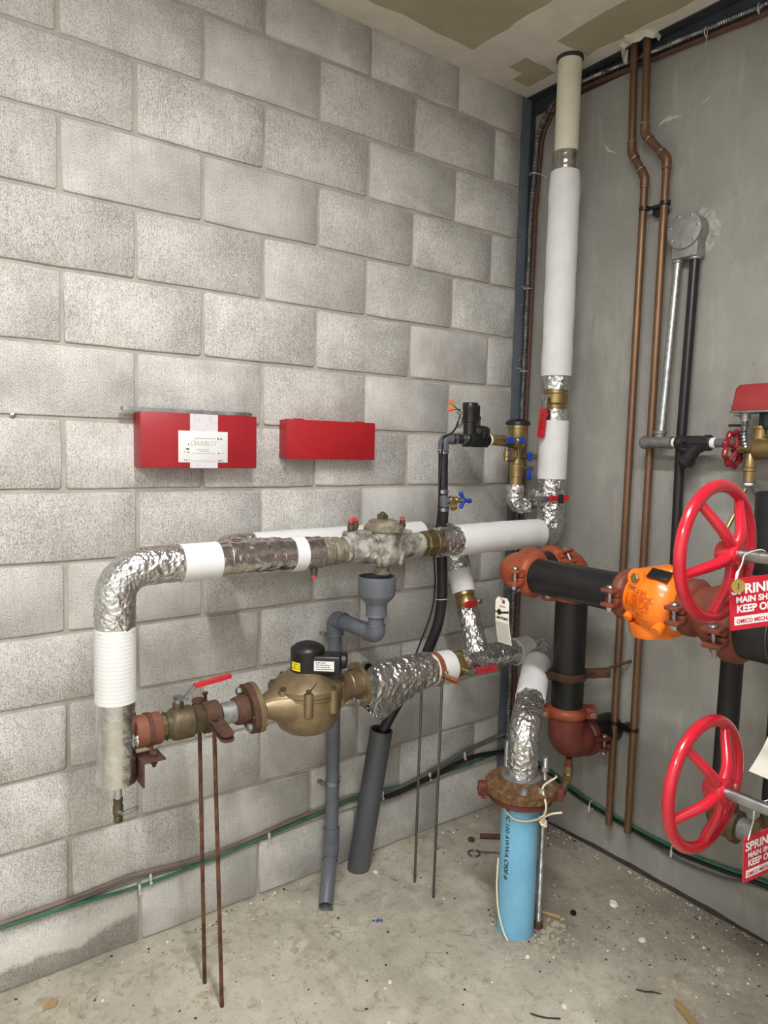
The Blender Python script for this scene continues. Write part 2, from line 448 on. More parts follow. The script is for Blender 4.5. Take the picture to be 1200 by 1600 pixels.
class MB:
    def __init__(s):
        s.v = []
        s.f = []

    def add(s, vs, fs):
        o = len(s.v)
        s.v += [V(x) for x in vs]
        s.f += [tuple(i + o for i in f) for f in fs]
        return s

    def tube(s, pts, r, n=16, fil=0, step=None, caps=True, wob=None, inner=None):
        P = fillet(pts, fil) if fil else [V(p) for p in pts]
        if step:
            P = resample(P, step)
        L = [0.0]
        for i in range(1, len(P)):
            L.append(L[-1] + (P[i] - P[i - 1]).length)
        tg = []
        for i in range(len(P)):
            a = P[max(0, i - 1)]
            b = P[min(len(P) - 1, i + 1)]
            tg.append((b - a).normalized())
        u, w_ = perp(tg[0])
        vs, fs = [], []
        for i, p in enumerate(P):
            if i:
                u = (u - tg[i] * u.dot(tg[i])).normalized()
            ww = tg[i].cross(u)
            rr = r(L[i] / max(L[-1], 1e-9), L[i]) if callable(r) else r
            for k in range(n):
                a = 2 * PI * k / n
                d = u * math.cos(a) + ww * math.sin(a)
                q = rr
                if wob:
                    amp, fr, sd = wob
                    base = p + d * rr
                    x = noise.noise(base * fr + V((sd, sd * 1.7, -sd)))
                    y = noise.noise(base * fr * 2.3 + V((sd * 2, 0, sd)))
                    q = rr + amp * ((1 - abs(x) * 2.2) * 0.8 + 0.5 * y - 0.4)
                vs.append(p + d * q)
        m_ = len(P)
        for i in range(m_ - 1):
            for k in range(n):
                k2 = (k + 1) % n
                fs.append((i * n + k, i * n + k2, (i + 1) * n + k2, (i + 1) * n + k))
        if caps:
            fs.append(tuple(range(n - 1, -1, -1)))
            fs.append(tuple((m_ - 1) * n + k for k in range(n)))
        return s.add(vs, fs)

    def lathe(s, o, ax, prof, n=28, rot=0.0, sq=(1, 1)):
        o, ax = V(o), unit(ax)
        u, w_ = perp(ax)
        vs, fs = [], []
        for t, r in prof:
            for k in range(n):
                a = 2 * PI * k / n + rot
                vs.append(o + ax * t + u * (r * math.cos(a) * sq[0]) + w_ * (r * math.sin(a) * sq[1]))
        for i in range(len(prof) - 1):
            for k in range(n):
                k2 = (k + 1) % n
                fs.append((i * n + k, i * n + k2, (i + 1) * n + k2, (i + 1) * n + k))
        if prof[0][1] > 1e-4:
            fs.append(tuple(range(n - 1, -1, -1)))
        if prof[-1][1] > 1e-4:
            fs.append(tuple((len(prof) - 1) * n + k for k in range(n)))
        return s.add(vs, fs)

    def cyl(s, a, b, r, n=18, r2=None):
        a, b = V(a), V(b)
        return s.lathe(a, b - a, [(0, r), ((b - a).length, r if r2 is None else r2)], n)

    def rcyl(s, a, b, r, n=20, e=0.003):
        a, b = V(a), V(b)
        L = (b - a).length
        return s.lathe(a, b - a, [(0, r - e), (e * .35, r - e * .3), (e, r), (L - e, r), (L - e * .35, r - e * .3), (L, r - e)], n)

    def sph(s, c, r, n=16, sc_=(1, 1, 1)):
        c = V(c)
        vs, fs = [], []
        h = n // 2
        for i in range(h + 1):
            th = PI * i / h
            for k in range(n):
                a = 2 * PI * k / n
                vs.append(c + V((r * sc_[0] * math.sin(th) * math.cos(a), r * sc_[1] * math.sin(th) * math.sin(a), r * sc_[2] * math.cos(th))))
        for i in range(h):
            for k in range(n):
                k2 = (k + 1) % n
                fs.append((i * n + k, (i + 1) * n + k, (i + 1) * n + k2, i * n + k2))
        return s.add(vs, fs)

    def torus(s, c, ax, R, r, n=48, k=12, flat=1.0):
        c = V(c)
        ax = unit(ax)
        u, w_ = perp(ax)
        vs, fs = [], []
        for i in range(n):
            a = 2 * PI * i / n
            d = u * math.cos(a) + w_ * math.sin(a)
            for j in range(k):
                b = 2 * PI * j / k
                vs.append(c + d * (R + r * math.cos(b)) + ax * (r * flat * math.sin(b)))
        for i in range(n):
            for j in range(k):
                fs.append((i * k + j, ((i + 1) % n) * k + j, ((i + 1) % n) * k + (j + 1) % k, i * k + (j + 1) % k))
        return s.add(vs, fs)

    def box(s, c, size, bev=0.0, M=None, seg=2):
        bm = bmesh.new()
        bmesh.ops.create_cube(bm, size=1.0)
        bmesh.ops.scale(bm, vec=V(size), verts=bm.verts)
        if bev:
            bmesh.ops.bevel(bm, geom=bm.edges[:], offset=bev, segments=seg, affect='EDGES', profile=0.5)
        bm.verts.index_update()
        R = M if M else Matrix.Identity(3)
        s.add([V(c) + R @ v.co for v in bm.verts], [[v.index for v in f.verts] for f in bm.faces])
        bm.free()
        return s

    def prism(s, poly, O, U, W, t):
        O, U, W = V(O), V(U), V(W)
        Nn = U.cross(W).normalized()
        k = len(poly)
        a = [O + U * x + W * y for x, y in poly]
        vs = a + [p_ + Nn * t for p_ in a]
        fs = [tuple(range(k - 1, -1, -1)), tuple(range(k, 2 * k))]
        for i in range(k):
            j = (i + 1) % k
            fs.append((i, j, j + k, i + k))
        return s.add(vs, fs)

    def bolt(s, a, b, r=0.005, head=0.009, nut=True):
        """hex head at a, shank to b, hex nut near b"""
        a, b = V(a), V(b)
        d = (b - a).normalized()
        s.lathe(a - d * head * 0.8, d, [(0, head * .9), (head * .2, head), (head * 0.8, head)], 6)
        s.cyl(a, b, r, 10)
        if nut:
            s.lathe(b - d * head * 1.8, d, [(0, head), (head * 0.9, head)], 6)
        return s

    def text(s, body, size, mapf, bold=0.0, ext=0.0, align='LEFT', space=1.0, fit=None):
        cu = bpy.data.curves.new('tmp', 'FONT')
        cu.body = body
        cu.size = size
        cu.align_x = align
        cu.offset = bold
        cu.extrude = ext
        cu.space_character = space
        cu.resolution_u = 3
        ob = bpy.data.objects.new('tmp', cu)
        me = bpy.data.meshes.new_from_object(ob)
        k = fit / max(v.co.x for v in me.vertices) if fit else 1.0
        s.add([mapf(v.co.x * k, v.co.y, v.co.z) for v in me.vertices], [tuple(p_.vertices) for p_ in me.polygons])
        bpy.data.objects.remove(ob)
        bpy.data.curves.remove(cu)
        bpy.data.meshes.remove(me)
        return s

    def mesh(s, name, off=(0, 0, 0), ang=35, smooth=True):
        off = V(off)
        me = bpy.data.meshes.new(name)
        me.from_pydata([tuple(x - off) for x in s.v], [], s.f)
        me.validate()
        bm = bmesh.new()
        bm.from_mesh(me)
        bmesh.ops.recalc_face_normals(bm, faces=bm.faces)
        bm.to_mesh(me)
        bm.free()
        if smooth:
            for p_ in me.polygons:
                p_.use_smooth = True
            me.set_sharp_from_angle(angle=math.radians(ang))
        me.update()
        return me


def base_of(par):
    l = V((0, 0, 0))
    while par is not None:
        l = l + V(par.location)
        par = par.parent
    return l


def part(name, mb, mt, par, ang=35, label=None, smooth=True, kind=None):
    off = base_of(par)
    me = mb.mesh(name, off, ang, smooth)
    me.materials.append(mt)
    o = bpy.data.objects.new(name, me)
    COL.objects.link(o)
    o.parent = par
    if label:
        o['label'] = label
    if kind:
        o['kind'] = kind
    return o


def thing(name, loc, label, cat, group=None):
    o = bpy.data.objects.new(name, None)
    COL.objects.link(o)
    o.location = loc
    o.empty_display_size = 0.05
    o['label'] = label
    o['category'] = cat
    if group:
        o['group'] = group
    return o


def solo(name, mb, mt, loc, label, cat, group=None, ang=35):
    me = mb.mesh(name, loc, ang)
    me.materials.append(mt)
    o = bpy.data.objects.new(name, me)
    COL.objects.link(o)
    o.location = loc
    o['label'] = label
    o['category'] = cat
    if group:
        o['group'] = group
    return o


def struct(name, mb, mt, ang=35, label=None):
    me = mb.mesh(name, (0, 0, 0), ang)
    me.materials.append(mt)
    o = bpy.data.objects.new(name, me)
    COL.objects.link(o)
    o['kind'] = 'structure'
    if label:
        o['label'] = label
    return o


def stuff(name, mb, mt, label, cat):
    o = struct(name, mb, mt)
    o['kind'] = 'stuff'
    o['label'] = label
    o['category'] = cat
    return o

# ================================================================== THE SETTING
XL, YF = -4.40, -3.70
B = 0.2032


def slab(x0, x1, y0, y1, z0, z1):
    return MB().box(((x0 + x1) / 2, (y0 + y1) / 2, (z0 + z1) / 2), (x1 - x0, y1 - y0, z1 - z0))


# floor: very slightly uneven
mb = MB()
nx, ny = 90, 80
for j in range(ny + 1):
    for i in range(nx + 1):
        x = XL - .1 + (0.15 - XL + .1) * i / nx
        y = YF - .1 + (0.15 - YF + .1) * j / ny
        mb.v.append(V((x, y, 0.0025 * noise.noise(V((x * 2.2, y * 2.2, 3))))))
for j in range(ny):
    for i in range(nx):
        a = j * (nx + 1) + i
        mb.f.append((a, a + 1, a + nx + 2, a + nx + 1))
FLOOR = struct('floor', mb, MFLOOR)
struct('wall_right', slab(0.0, 0.15, YF, 0.15, -.05, CEIL + .05), MCONC)
struct('wall_left', slab(XL - .15, XL, YF, 0.15, -.05, CEIL + .05), MPLAINW)
struct('wall_front', slab(XL, 0.15, YF - .15, YF, -.05, CEIL + .05), MPLAINW)
CEILO = struct('ceiling', slab(XL, 0.15, YF, 0.15, CEIL, CEIL + .1), MBOARD)

# block wall: recessed mortar plane, every block a piece
WB = struct('wall_back', slab(XL, -0.079, 0.007, 0.15, -.05, CEIL), MMORTAR)
XR = -0.080
JT = 0.0115


def block_mesh(wd, ht, seed):
    rnd = random.Random(seed)
    hw, hh = wd / 2, ht / 2
    c = 0.006
    pts = []
    na, nb_ = (4, 3) if wd > 0.15 else (2, 3)
    def edge(a, b, k):
        for i in range(k):
            t = i / k
            pts.append([a[0] + (b[0] - a[0]) * t, a[1] + (b[1] - a[1]) * t])
    edge((-hw + c, -hh), (hw - c, -hh), na)
    edge((hw - c, -hh), (hw, -hh + c), 1)
    edge((hw, -hh + c), (hw, hh - c), nb_ - 1)
    edge((hw, hh - c), (hw - c, hh), 1)
    edge((hw - c, hh), (-hw + c, hh), na)
    edge((-hw + c, hh), (-hw, hh - c), 1)
    edge((-hw, hh - c), (-hw, -hh + c), nb_ - 1)
    edge((-hw, -hh + c), (-hw + c, -hh), 1)
    for q in pts:
        q[0] += rnd.uniform(-.0016, .0016)
        q[1] += rnd.uniform(-.0016, .0016)
    k = len(pts)
    mbb = MB()
    for q in pts:
        mbb.v.append(V((q[0], 0.014, q[1])))
    for q in pts:
        mbb.v.append(V((q[0], 0.0028, q[1])))
    for q in pts:
        mbb.v.append(V((q[0] * (1 - .0026 / hw), 0.0, q[1] * (1 - .0026 / hh))))
    for r_ in range(2):
        for i in range(k):
            j = (i + 1) % k
            mbb.f.append((r_ * k + i, r_ * k + j, (r_ + 1) * k + j, (r_ + 1) * k + i))
    mbb.f.append(tuple(2 * k + i for i in range(k)))
    me = mbb.mesh('concrete_block', (0, 0, 0), 50)
    me.materials.append(MBLOCK)
    return me


cache = {}


def block(x0, x1, z0, z1, k):
    wd, ht = x1 - x0 - JT, z1 - z0 - JT
    key = (round(wd, 3), round(ht, 3), k % 5)
    if key not in cache:
        cache[key] = block_mesh(wd, ht, hash(key) % 1000)
    o = bpy.data.objects.new('concrete_block', cache[key])
    COL.objects.link(o)
    o.parent = WB
    rr = random.Random(k * 13 + 5)
    o.location = ((x0 + x1) / 2 + rr.uniform(-.002, .002), rr.uniform(-.0012, .0012), (z0 + z1) / 2 + rr.uniform(-.0012, .0012))


nblk = 0
for cr in range(15):
    z0 = cr * B
    z1 = min((cr + 1) * B, CEIL + JT)
    odd = (cr % 2 == 0)
    us = [-1.85 + u * B for u in range(-14, 12) if (u % 2 == 1) == odd]
    us = [XL] + [x for x in us if XL + .05 < x < XR - .03] + [XR + JT / 2]
    for i in range(len(us) - 1):
        nblk += 1
        block(us[i], us[i + 1], z0, z1, nblk)

# steel closure in the corner between block wall and concrete wall
mb = MB()
mb.prism([(0, 0), (.052, 0), (.052, .03), (.049, .03), (.049, .004), (.004, .004), (.004, .03), (0, .03)], (-.079, .002, 0.0), (1, 0, 0), (0, 1, 0), CEIL)
T1 = struct('trim_1', mb, MANGLE, label='blue-grey steel channel closing the corner')
mb = MB()
for z in (2.79, 2.66, 2.18, 1.95, .95, .5):
    mb.lathe((-.036, .002, z), (0, -1, 0), [(0, .006), (.002, .0055), (.004, .003)], 10)
part('screw_heads', mb, MSTEEL, T1)
struct('trim_2', slab(-.028, 0.002, -.002, .12, 0, CEIL), MDARKANG, label='dark gap filler behind the corner channel')
# angle along the ceiling on the concrete wall
mb = MB()
mb.prism([(0, 0), (.055, 0), (.055, -.005), (.005, -.005), (.005, -.06), (0, -.06)], (0, YF, CEIL), (-1, 0, 0), (0, 0, 1), -YF)
T3 = struct('trim_3', mb, MDARKANG, label='dark steel angle along the ceiling above the concrete wall')
# black joint strip where the concrete wall meets the floor
mb = MB()
pts = []
for i in range(60):
    y = -.20 - i * .037
    pts.append((y, .009 + .005 * noise.noise(V((y * 9, 0, 0))), min(1, .15 + i * .12) * max(.003, (.015 + .008 * noise.noise(V((y * 7, 4, 0)))) * (1 if y > -.95 else max(.25, 1 - (-.95 - y) * 3)))))
vs, fs = [], []
for y, wd, ht in pts:
    vs += [(0.002, y, ht), (-wd * .6, y, ht * .9), (-wd, y, -0.004)]
for i in range(len(pts) - 1):
    a = i * 3
    fs += [(a, a + 1, a + 4, a + 3), (a + 1, a + 2, a + 5, a + 4)]
mb.add(vs, fs)
struct('baseboard_right', mb, MBLKSEAL, label='black joint strip between the concrete wall and the floor')

# joint compound on the ceiling board (thin, ragged)


def ragged(x0, x1, y0, y1, amp, seed, step=.05):
    pts = []
    def run(a, b, ax):
        d = math.hypot(b[0] - a[0], b[1] - a[1])
        k = max(2, int(d / step))
        for i in range(k):
            t = i / k
            x, y = a[0] + (b[0] - a[0]) * t, a[1] + (b[1] - a[1]) * t
            nn = noise.noise(V((x * 7 + seed, y * 7, seed))) + .6 * noise.noise(V((x * 19, y * 19 + seed, seed)))
            if ax == 'y':
                y += amp * nn
            else:
                x += amp * nn
            pts.append((x, y))
    run((x0, y0), (x1, y0), 'y')
    run((x1, y0), (x1, y1), 'x')
    run((x1, y1), (x0, y1), 'y')
    run((x0, y1), (x0, y0), 'x')
    return pts


def mud(x0, x1, y0, y1, amp, seed, t):
    me = MB().prism(ragged(x0, x1, y0, y1, amp, seed), (0, 0, CEIL + .002), (1, 0, 0), (0, 1, 0), -(t + .002))
    part('joint_compound', me, MMUD, CEILO, 20)


mud(-4.3, -1.02, -.17, .02, .012, 1, .0010)
mud(-1.10, -.20, -.115, .02, .014, 2, .0013)
mud(-.30, .02, -.062, .02, .012, 3, .0011)
mud(-.465, -.285, -3.6, .02, .012, 4, .0016)
mud(-.115, .02, -3.6, .0, .016, 5, .0009)
mud(-.33, .02, -.345, -.205, .014, 6, .0014)

# lamp: ceiling strip fitting
t = thing('strip_light', (STRIP[0], STRIP[1], CEIL), 'long white ceiling strip light above the camera', 'light')
part('housing', MB().box((STRIP[0], STRIP[1], CEIL - .03), (.15, 1.28, .06), .006), MBEZEL, t)
part('diffuser', MB().box((STRIP[0], STRIP[1], CEIL - .068), (.11, 1.2, .02), .006), MLAMP, t)
t = thing('strip_light', (STRIP2[0], STRIP2[1], CEIL), 'white ceiling strip light at the far back left of the room', 'light')
part('housing', MB().box((STRIP2[0], STRIP2[1], CEIL - .03), (.15, 1.28, .06), .006), MBEZEL, t)
part('diffuser', MB().box((STRIP2[0], STRIP2[1], CEIL - .068), (.11, 1.2, .02), .006), MLAMP, t)

# ================================================================== WATER PIPES
YL, ZU, ZL = -.31, 1.247, .808
RX, RY = -.156, -.303


def lever(par, o, stem, along, L, wd=.024, st=.35, bend=0.0, hub=.009, stemlen=.02, gripmat=None, name='handle', mark=True):
    """ball-valve lever: stem, steel strip and coloured grip (grip is a child of the strip)"""
    o, stem, along = V(o), unit(stem), unit(along)
    side = stem.cross(along).normalized()
    e = o + stem * stemlen
    a = MB()
    a.cyl(o, e + stem * .004, hub, 14)
    a.lathe(e + stem * .002, stem, [(0, hub * 1.15), (.008, hub * 1.15)], 6)
    Mx = Matrix((along, side, stem)).transposed()
    knee = e + along * (L * st)
    end = knee + (along * math.cos(bend) + stem * math.sin(bend)) * (L * (1 - st))
    if bend:
        k2 = e + along * (L * st * .35)
        a.box((e + k2) / 2 , ((k2 - e).length + wd * .9, wd * .9, .004), .001, Mx)
        d = (knee + stem * (L * .2) - k2)
        Mk = Matrix((d.normalized(), side, d.normalized().cross(side) * -1)).transposed()
        a.box((k2 + knee + stem * (L * .2)) / 2, (d.length + .002, wd * .8, .004), .001, Mk)
        knee = knee + stem * (L * .2)
        end = end + stem * (L * .2)
    else:
        a.box((e + knee) / 2, ((knee - e).length + wd * .6, wd * .85, .004), .001, Mx)
    strip = part(name, a, MSTEEL, par, label='steel lever')
    d = end - knee
    Md = Matrix((d.normalized(), side, d.normalized().cross(side))).transposed()
    g = MB()
    outl = []
    for k in range(9):
        q = -PI / 2 + PI * k / 8
        outl.append((d.length - wd / 2 + wd / 2 * math.cos(q), wd / 2 * math.sin(q)))
    outl += [(0, wd / 2 * .9), (0, -wd / 2 * .9)]
    nn = d.normalized().cross(side)
    g.prism(outl, knee - nn * .0045, d.normalized(), side, .009)
    grip = part('grip', g, gripmat or MREDH, strip, 50)
    if mark:
        t_ = MB()
        for sg in (1, -1):
            x = d.length * .18
            rr = random.Random(int(L * 1e5) + sg)
            while x < d.length * .72:
                w_ = rr.uniform(.002, .005)
                hgt = wd * rr.uniform(.25, .5)
                t_.box(knee + d.normalized() * x + nn * (.0047 * sg) + side * rr.uniform(-.002, .002), (w_ * .5, hgt, .0006), 0, Md)
                x += w_ + .003
        part('marking', t_, MINK, grip)
    return strip


# ---- riser above its valve
t = thing('insulated_riser_pipe', (RX, RY, 1.81), 'tall white-jacketed riser pipe with a bare cream top at the ceiling', 'pipe')
part('bare_pipe', MB().tube([(RX, RY, 2.655), (RX, RY, CEIL)], .0435, 36, step=.05), MCREAM, t)
part('ceiling_collar', MB().lathe((RX, RY, CEIL - .014), (0, 0, 1), [(0, .0445), (.003, .0485), (.0139, .0485)], 32), MBLKSEAL, t)
part('foil_tape', MB().tube([(RX, RY, 2.585), (RX, RY, 2.672)], .0468, 40, step=.006, wob=(.0014, 60, 3)), MFOILS, t)
part('jacket', MB().tube([(RX - .001, RY, 1.852), (RX, RY, 2.602)], lambda a, l: .0575 - .0035 * max(0, (a - .9) / .1) + .0008 * math.sin(l * 30), 48, step=.012, wob=(.0009, 14, 5)), MWRAP, t)
part('foil_cuff', MB().tube([(RX, RY, 1.800), (RX, RY, 1.858)], .0495, 44, step=.004, wob=(.0045, 55, 9)), MFOIL, t)

# ---- riser ball valve
t = thing('riser_ball_valve', (RX, RY, 1.725), 'brass ball valve on the riser with its red handle hanging down', 'valve')
part('body', MB().lathe((RX, RY, 1.722), (0, 0, 1), [(0, .036), (.012, .0395), (.022, .0395), (.028, .046), (.062, .0475), (.066, .044), (.086, .044)], 40), MBRASS, t)
part('end_collar', MB().lathe((RX, RY, 1.798), (0, 0, 1), [(0, .0455), (.002, .047), (.012, .047), (.014, .045)], 8), MBRASS, t)
sd = unit((-.97, -.10, 0))
c0 = V((RX, RY, 1.770)) + sd * .044
lever(t, c0, sd, (-.06, .03, -1), .155, .030, .28, stemlen=.024)

# ---- elbow below the valve and white run to the backflow preventer
t = thing('insulated_elbow_pipe', (RX, RY, ZU), 'white-jacketed pipe turning from the riser towards the backflow preventer', 'pipe')
part('foil_cuff', MB().tube([(RX, RY, 1.677), (RX, RY, 1.727)], .0485, 44, step=.004, wob=(.003, 55, 2)), MFOILS, t)
part('jacket', MB().tube([(RX - .002, RY, 1.462), (RX, RY, 1.684)], .0555, 48, step=.012, wob=(.0008, 14, 8)), MWRAP, t)
part('foil_elbow', MB().tube([(RX - .001, RY, 1.470), (RX, RY, ZU), (-.245, YL, ZU + .008)], .0515, 56, fil=.07, step=.005, wob=(.0055, 42, 4)), MFOIL, t)
part('horizontal_jacket', MB().tube([(-.648, YL, ZU + .004), (-.44, YL, ZU + .007), (-.232, YL, ZU + .008)], .0545, 48, step=.012, wob=(.0013, 13, 6)), MWRAPX, t)
part('foil_end', MB().tube([(-.735, YL, ZU + .003), (-.64, YL, ZU + .004)], .0505, 48, step=.005, wob=(.0045, 45, 7)), MFOIL, t)

# ---- backflow preventer
BX = -.965
t = thing('backflow_preventer', (BX, YL, ZU), 'lime-streaked grey bronze backflow preventer in the upper pipe', 'valve')
b = MB()
b.lathe((-1.118, YL, ZU), (1, 0, 0), [(0, .040), (.004, .043), (.012, .043), (.016, .038), (.022, .038), (.026, .042), (.036, .042), (.045, .044), (.075, .046), (.10, .050),
                                       (.20, .050), (.235, .044), (.27, .041), (.29, .039), (.305, .039)], 36)
b.lathe((BX, YL, ZU - .062), (0, 0, 1), [(0, .030), (.006, .046), (.02, .054), (.06, .057), (.115, .055)], 36)
b.box((-1.065, YL, ZU + .028), (.082, .062, .062), .010)
b.box((-.892, YL, ZU + .026), (.060, .056, .058), .009)
for sgn in (-1, 1):
    b.box((BX + sgn * .052, YL - .036, ZU - .008), (.013, .022, .098), .005, Matrix.Rotation(sgn * .25, 3, 'Y'))
for k in range(3):
    a_ = -.5 + k * .42
    b.box((-1.035 + k * .03, YL - .040, ZU + .004 - k * .006), (.010, .016, .070), .004, Matrix.Rotation(.75, 3, 'Y'))
part('body', b, MGREYVLV, t, 40)
b = MB()
b.lathe((BX, YL, ZU + .050), (0, 0, 1), [(0, .056), (.003, .064), (.016, .064), (.019, .058), (.028, .050), (.036, .046), (.040, .034), (.041, .02)], 36)
for k in range(8):
    a_ = 2 * PI * k / 8 + .2
    b.lathe((BX + .052 * math.cos(a_), YL + .052 * math.sin(a_), ZU + .064), (0, 0, 1), [(0, .0075), (.009, .0075), (.010, .006)], 6)
part('cover', b, MCRUST, t, 40)
b = MB()
b.lathe((BX - .004, YL, ZU + .090), (0, 0, 1), [(0, .019), (.014, .019), (.016, .016)], 6)
b.lathe((BX - .004, YL, ZU + .104), (0, 0, 1), [(0, .014), (.006, .010), (.009, .006), (.011, .003)], 12)
part('cap', b, MOLDBR2, t)
b = MB()
b.lathe((BX - .006, YL - .008, ZU - .088), (0, 0, 1), [(0, .024), (.004, .027), (.012, .027), (.014, .022), (.03, .022)], 24)
part('relief_port', b, MCRUST, t)
b = MB()
b.lathe((-1.210, YL, ZU), (1, 0, 0), [(0, .040)] + [(.004 + i * .004, .0435 + (.0014 if i % 2 else -.0006)) for i in range(10)] + [(.047, .0405), (.055, .043), (.07, .043), (.075, .039), (.095, .039)], 32)
part('inlet_union', b, MCRUST, t, 25)
b = MB()
b.lathe((-.816, YL, ZU + .002), (1, 0, 0), [(0, .037), (.006, .041), (.018, .041), (.021, .043), (.024, .045), (.064, .045), (.067, .042), (.085, .041)], 8, rot=.2)
b.lathe((-.760, YL, ZU + .002), (1, 0, 0), [(0, .044), (.003, .047), (.008, .044)], 28)
part('outlet_union', b, MOLDBR2, t, 20)
for (cx, cy, cz, dz, lab) in ((-1.096, YL - .010, ZU + .056, 1, None), (-1.070, YL + .006, ZU + .058, 1, None), (-.888, YL, ZU + .054, 1, None), (-1.226, YL - .01, ZU - .036, -1, None)):
    b = MB()
    b.lathe((cx, cy, cz), (0, 0, dz), [(0, .008), (.006, .008), (.008, .0115), (.020, .0115), (.022, .009), (.027, .0095), (.031, .0095)], 12)
    b.cyl((cx - .013, cy - .004, cz + dz * .014), (cx + .013, cy + .004, cz + dz * .014), .004, 8)
    c_ = part('test_cock', b, MOLDBR, t)
    b = MB()
    b.lathe((cx, cy, cz + dz * .031), (0, 0, dz), [(0, .0068), (.010, .0068), (.011, .005)], 10)
    part('cap', b, MREDCAP, c_, label='red dust cap')

# ---- left foil pipe with elbow and drop
t = thing('foil_wrapped_drop_pipe', (-1.803, YL, .687), 'silver foil pipe with white bands bending down at the left of the wall', 'pipe')
part('foil_jacket', MB().tube([(-1.655, YL, ZU - .002), (-1.43, YL, ZU), (-1.204, YL, ZU)], .0485, 56, step=.006, wob=(.0016, 26, 12)), MFOILS, t)
part('tee_foil', MB().tube([(-1.50, YL, ZU + .004), (-1.34, YL, ZU + .003)], .0500, 48, step=.006, wob=(.003, 38, 15)), MFOILS, t)
part('foil_elbow', MB().tube([(-1.640, YL, ZU - .001), (-1.802, YL, ZU - .003), (-1.803, YL, 1.085)], .0498, 60, fil=.098, step=.005, wob=(.0030, 48, 1)), MFOIL, t)
part('white_band', MB().tube([(-1.634, YL, ZU - .002), (-1.530, YL, ZU - .001)], .0516, 48, step=.02), MWRAPX, t)
part('white_band', MB().tube([(-1.300, YL, ZU), (-1.262, YL, ZU)], .0512, 48, step=.02), MWRAPX, t)
part('white_sleeve', MB().tube([(-1.803, YL, .903), (-1.803, YL, 1.094)], lambda a, l: .0510 + .00022 * math.sin(l * 620), 48, step=.0025), MWRAPX, t)
part('lower_foil', MB().tube([(-1.803, YL, .688), (-1.803, YL, .91)], .0488, 56, step=.006, wob=(.0014, 30, 21)), MFOILS, t)

t = thing('drain_cock', (-1.803, YL, .576), 'small brass drain cock under the foil drop pipe', 'valve')
part('nipple', MB().cyl((-1.800, YL, .69), (-1.800, YL, .640), .0105, 16), MCHROME, t)
b = MB()
b.lathe((-1.800, YL, .578), (0, 0, 1), [(0, .010), (.002, .0115), (.014, .0115), (.018, .0095), (.022, .013), (.044, .013), (.048, .011), (.064, .0125)], 18)
part('body', b, MOLDBR, t)
b = MB()
b.cyl((-1.800, YL - .012, .612), (-1.796, YL - .028, .612), .006, 12)
b.box((-1.778, YL - .032, .616), (.044, .007, .012), .003, Matrix.Rotation(-.15, 3, 'Y'))
part('handle', b, MSTEEL, t)

# ---- bypass behind the upper pipe, then down to the lower tee
A0, A1 = V((-.505, -.155, 1.158)), V((-.527, -.300, .852))
dd = (A1 - A0).normalized()
t = thing('bypass_pipe', (-.9, -.11, 1.25), 'white-jacketed bypass pipe running close to the block wall behind the upper line', 'pipe')
part('jacket', MB().tube([(-1.325, -.110, 1.243), (-.648, -.110, 1.250)], .0485, 44, step=.02, wob=(.001, 12, 3)), MWRAPX, t)
part('foil_elbow', MB().tube([(-1.425, -.262, ZU), (-1.425, -.110, 1.242), (-1.315, -.110, 1.243)], .0465, 48, fil=.06, step=.006, wob=(.004, 42, 31)), MFOIL, t)
part('foil_elbow', MB().tube([(-.66, -.110, 1.250), (-.498, -.112, 1.252), A0 + dd * .05], .0455, 48, fil=.05, step=.006, wob=(.004, 42, 33)), MFOIL, t)
part('drop_jacket', MB().tube([A0 + dd * .025, A0 + dd * .135], .0440, 44, step=.015, wob=(.0008, 14, 2)), MWRAPX, t)

t = thing('bypass_ball_valve', A0 + dd * .17, 'brass ball valve with a red lever on the slanting bypass pipe', 'valve')
b = MB()
b.lathe(A0 + dd * .130, dd, [(0, .034), (.004, .0375), (.016, .0375), (.020, .033), (.024, .036), (.05, .037), (.054, .034), (.058, .038), (.070, .038), (.074, .034)], 32)
part('body', b, MBRASS, t)
lever(t, A0 + dd * .162 + V((.024, -.030, 0)), (.25, -.97, 0), (-1, -.2, -.04), .088, .022, .18, stemlen=.014)

# ---- lower tee, foil wrapped
t = thing('foil_wrapped_tee', (-.53, YL, ZL), 'crinkled foil tee where the slanting bypass meets the lower pipe', 'pipe')
part('run_foil', MB().tube([(-.612, YL, ZL + .002), (-.47, YL, ZL + .004), (-.325, YL, ZL)], .0455, 48, step=.005, wob=(.004, 40, 51)), MFOIL, t)
part('branch_foil', MB().tube([A0 + dd * .200, A1 + dd * .02], lambda a, l: .0395 + .010 * max(0, a - .55), 48, step=.005, wob=(.0045, 38, 52)), MFOIL, t)
part('grey_band', MB().tube([(-.335, YL, ZL), (-.262, YL, ZL - .001)], .0515, 44, step=.02), MGREYW, t)

# ---- isolating valve right of the foil cone
t = thing('isolating_ball_valve', (-.635, YL, ZL), 'brass ball valve with red lever between white band and foil tee', 'valve')
b = MB()
b.lathe((-.668, YL, ZL), (1, 0, 0), [(0, .040), (.012, .044), (.026, .0455), (.044, .0455), (.048, .041), (.066, .041)], 36)
b.cyl((-.630, YL - .040, ZL - .010), (-.630, YL - .058, ZL - .012), .013, 16)
part('body', b, MBRASS, t)
lever(t, (-.625, YL - .056, ZL - .012), (.0, -1, -.12), (1, -.12, .03), .118, .023, .24, stemlen=.010)

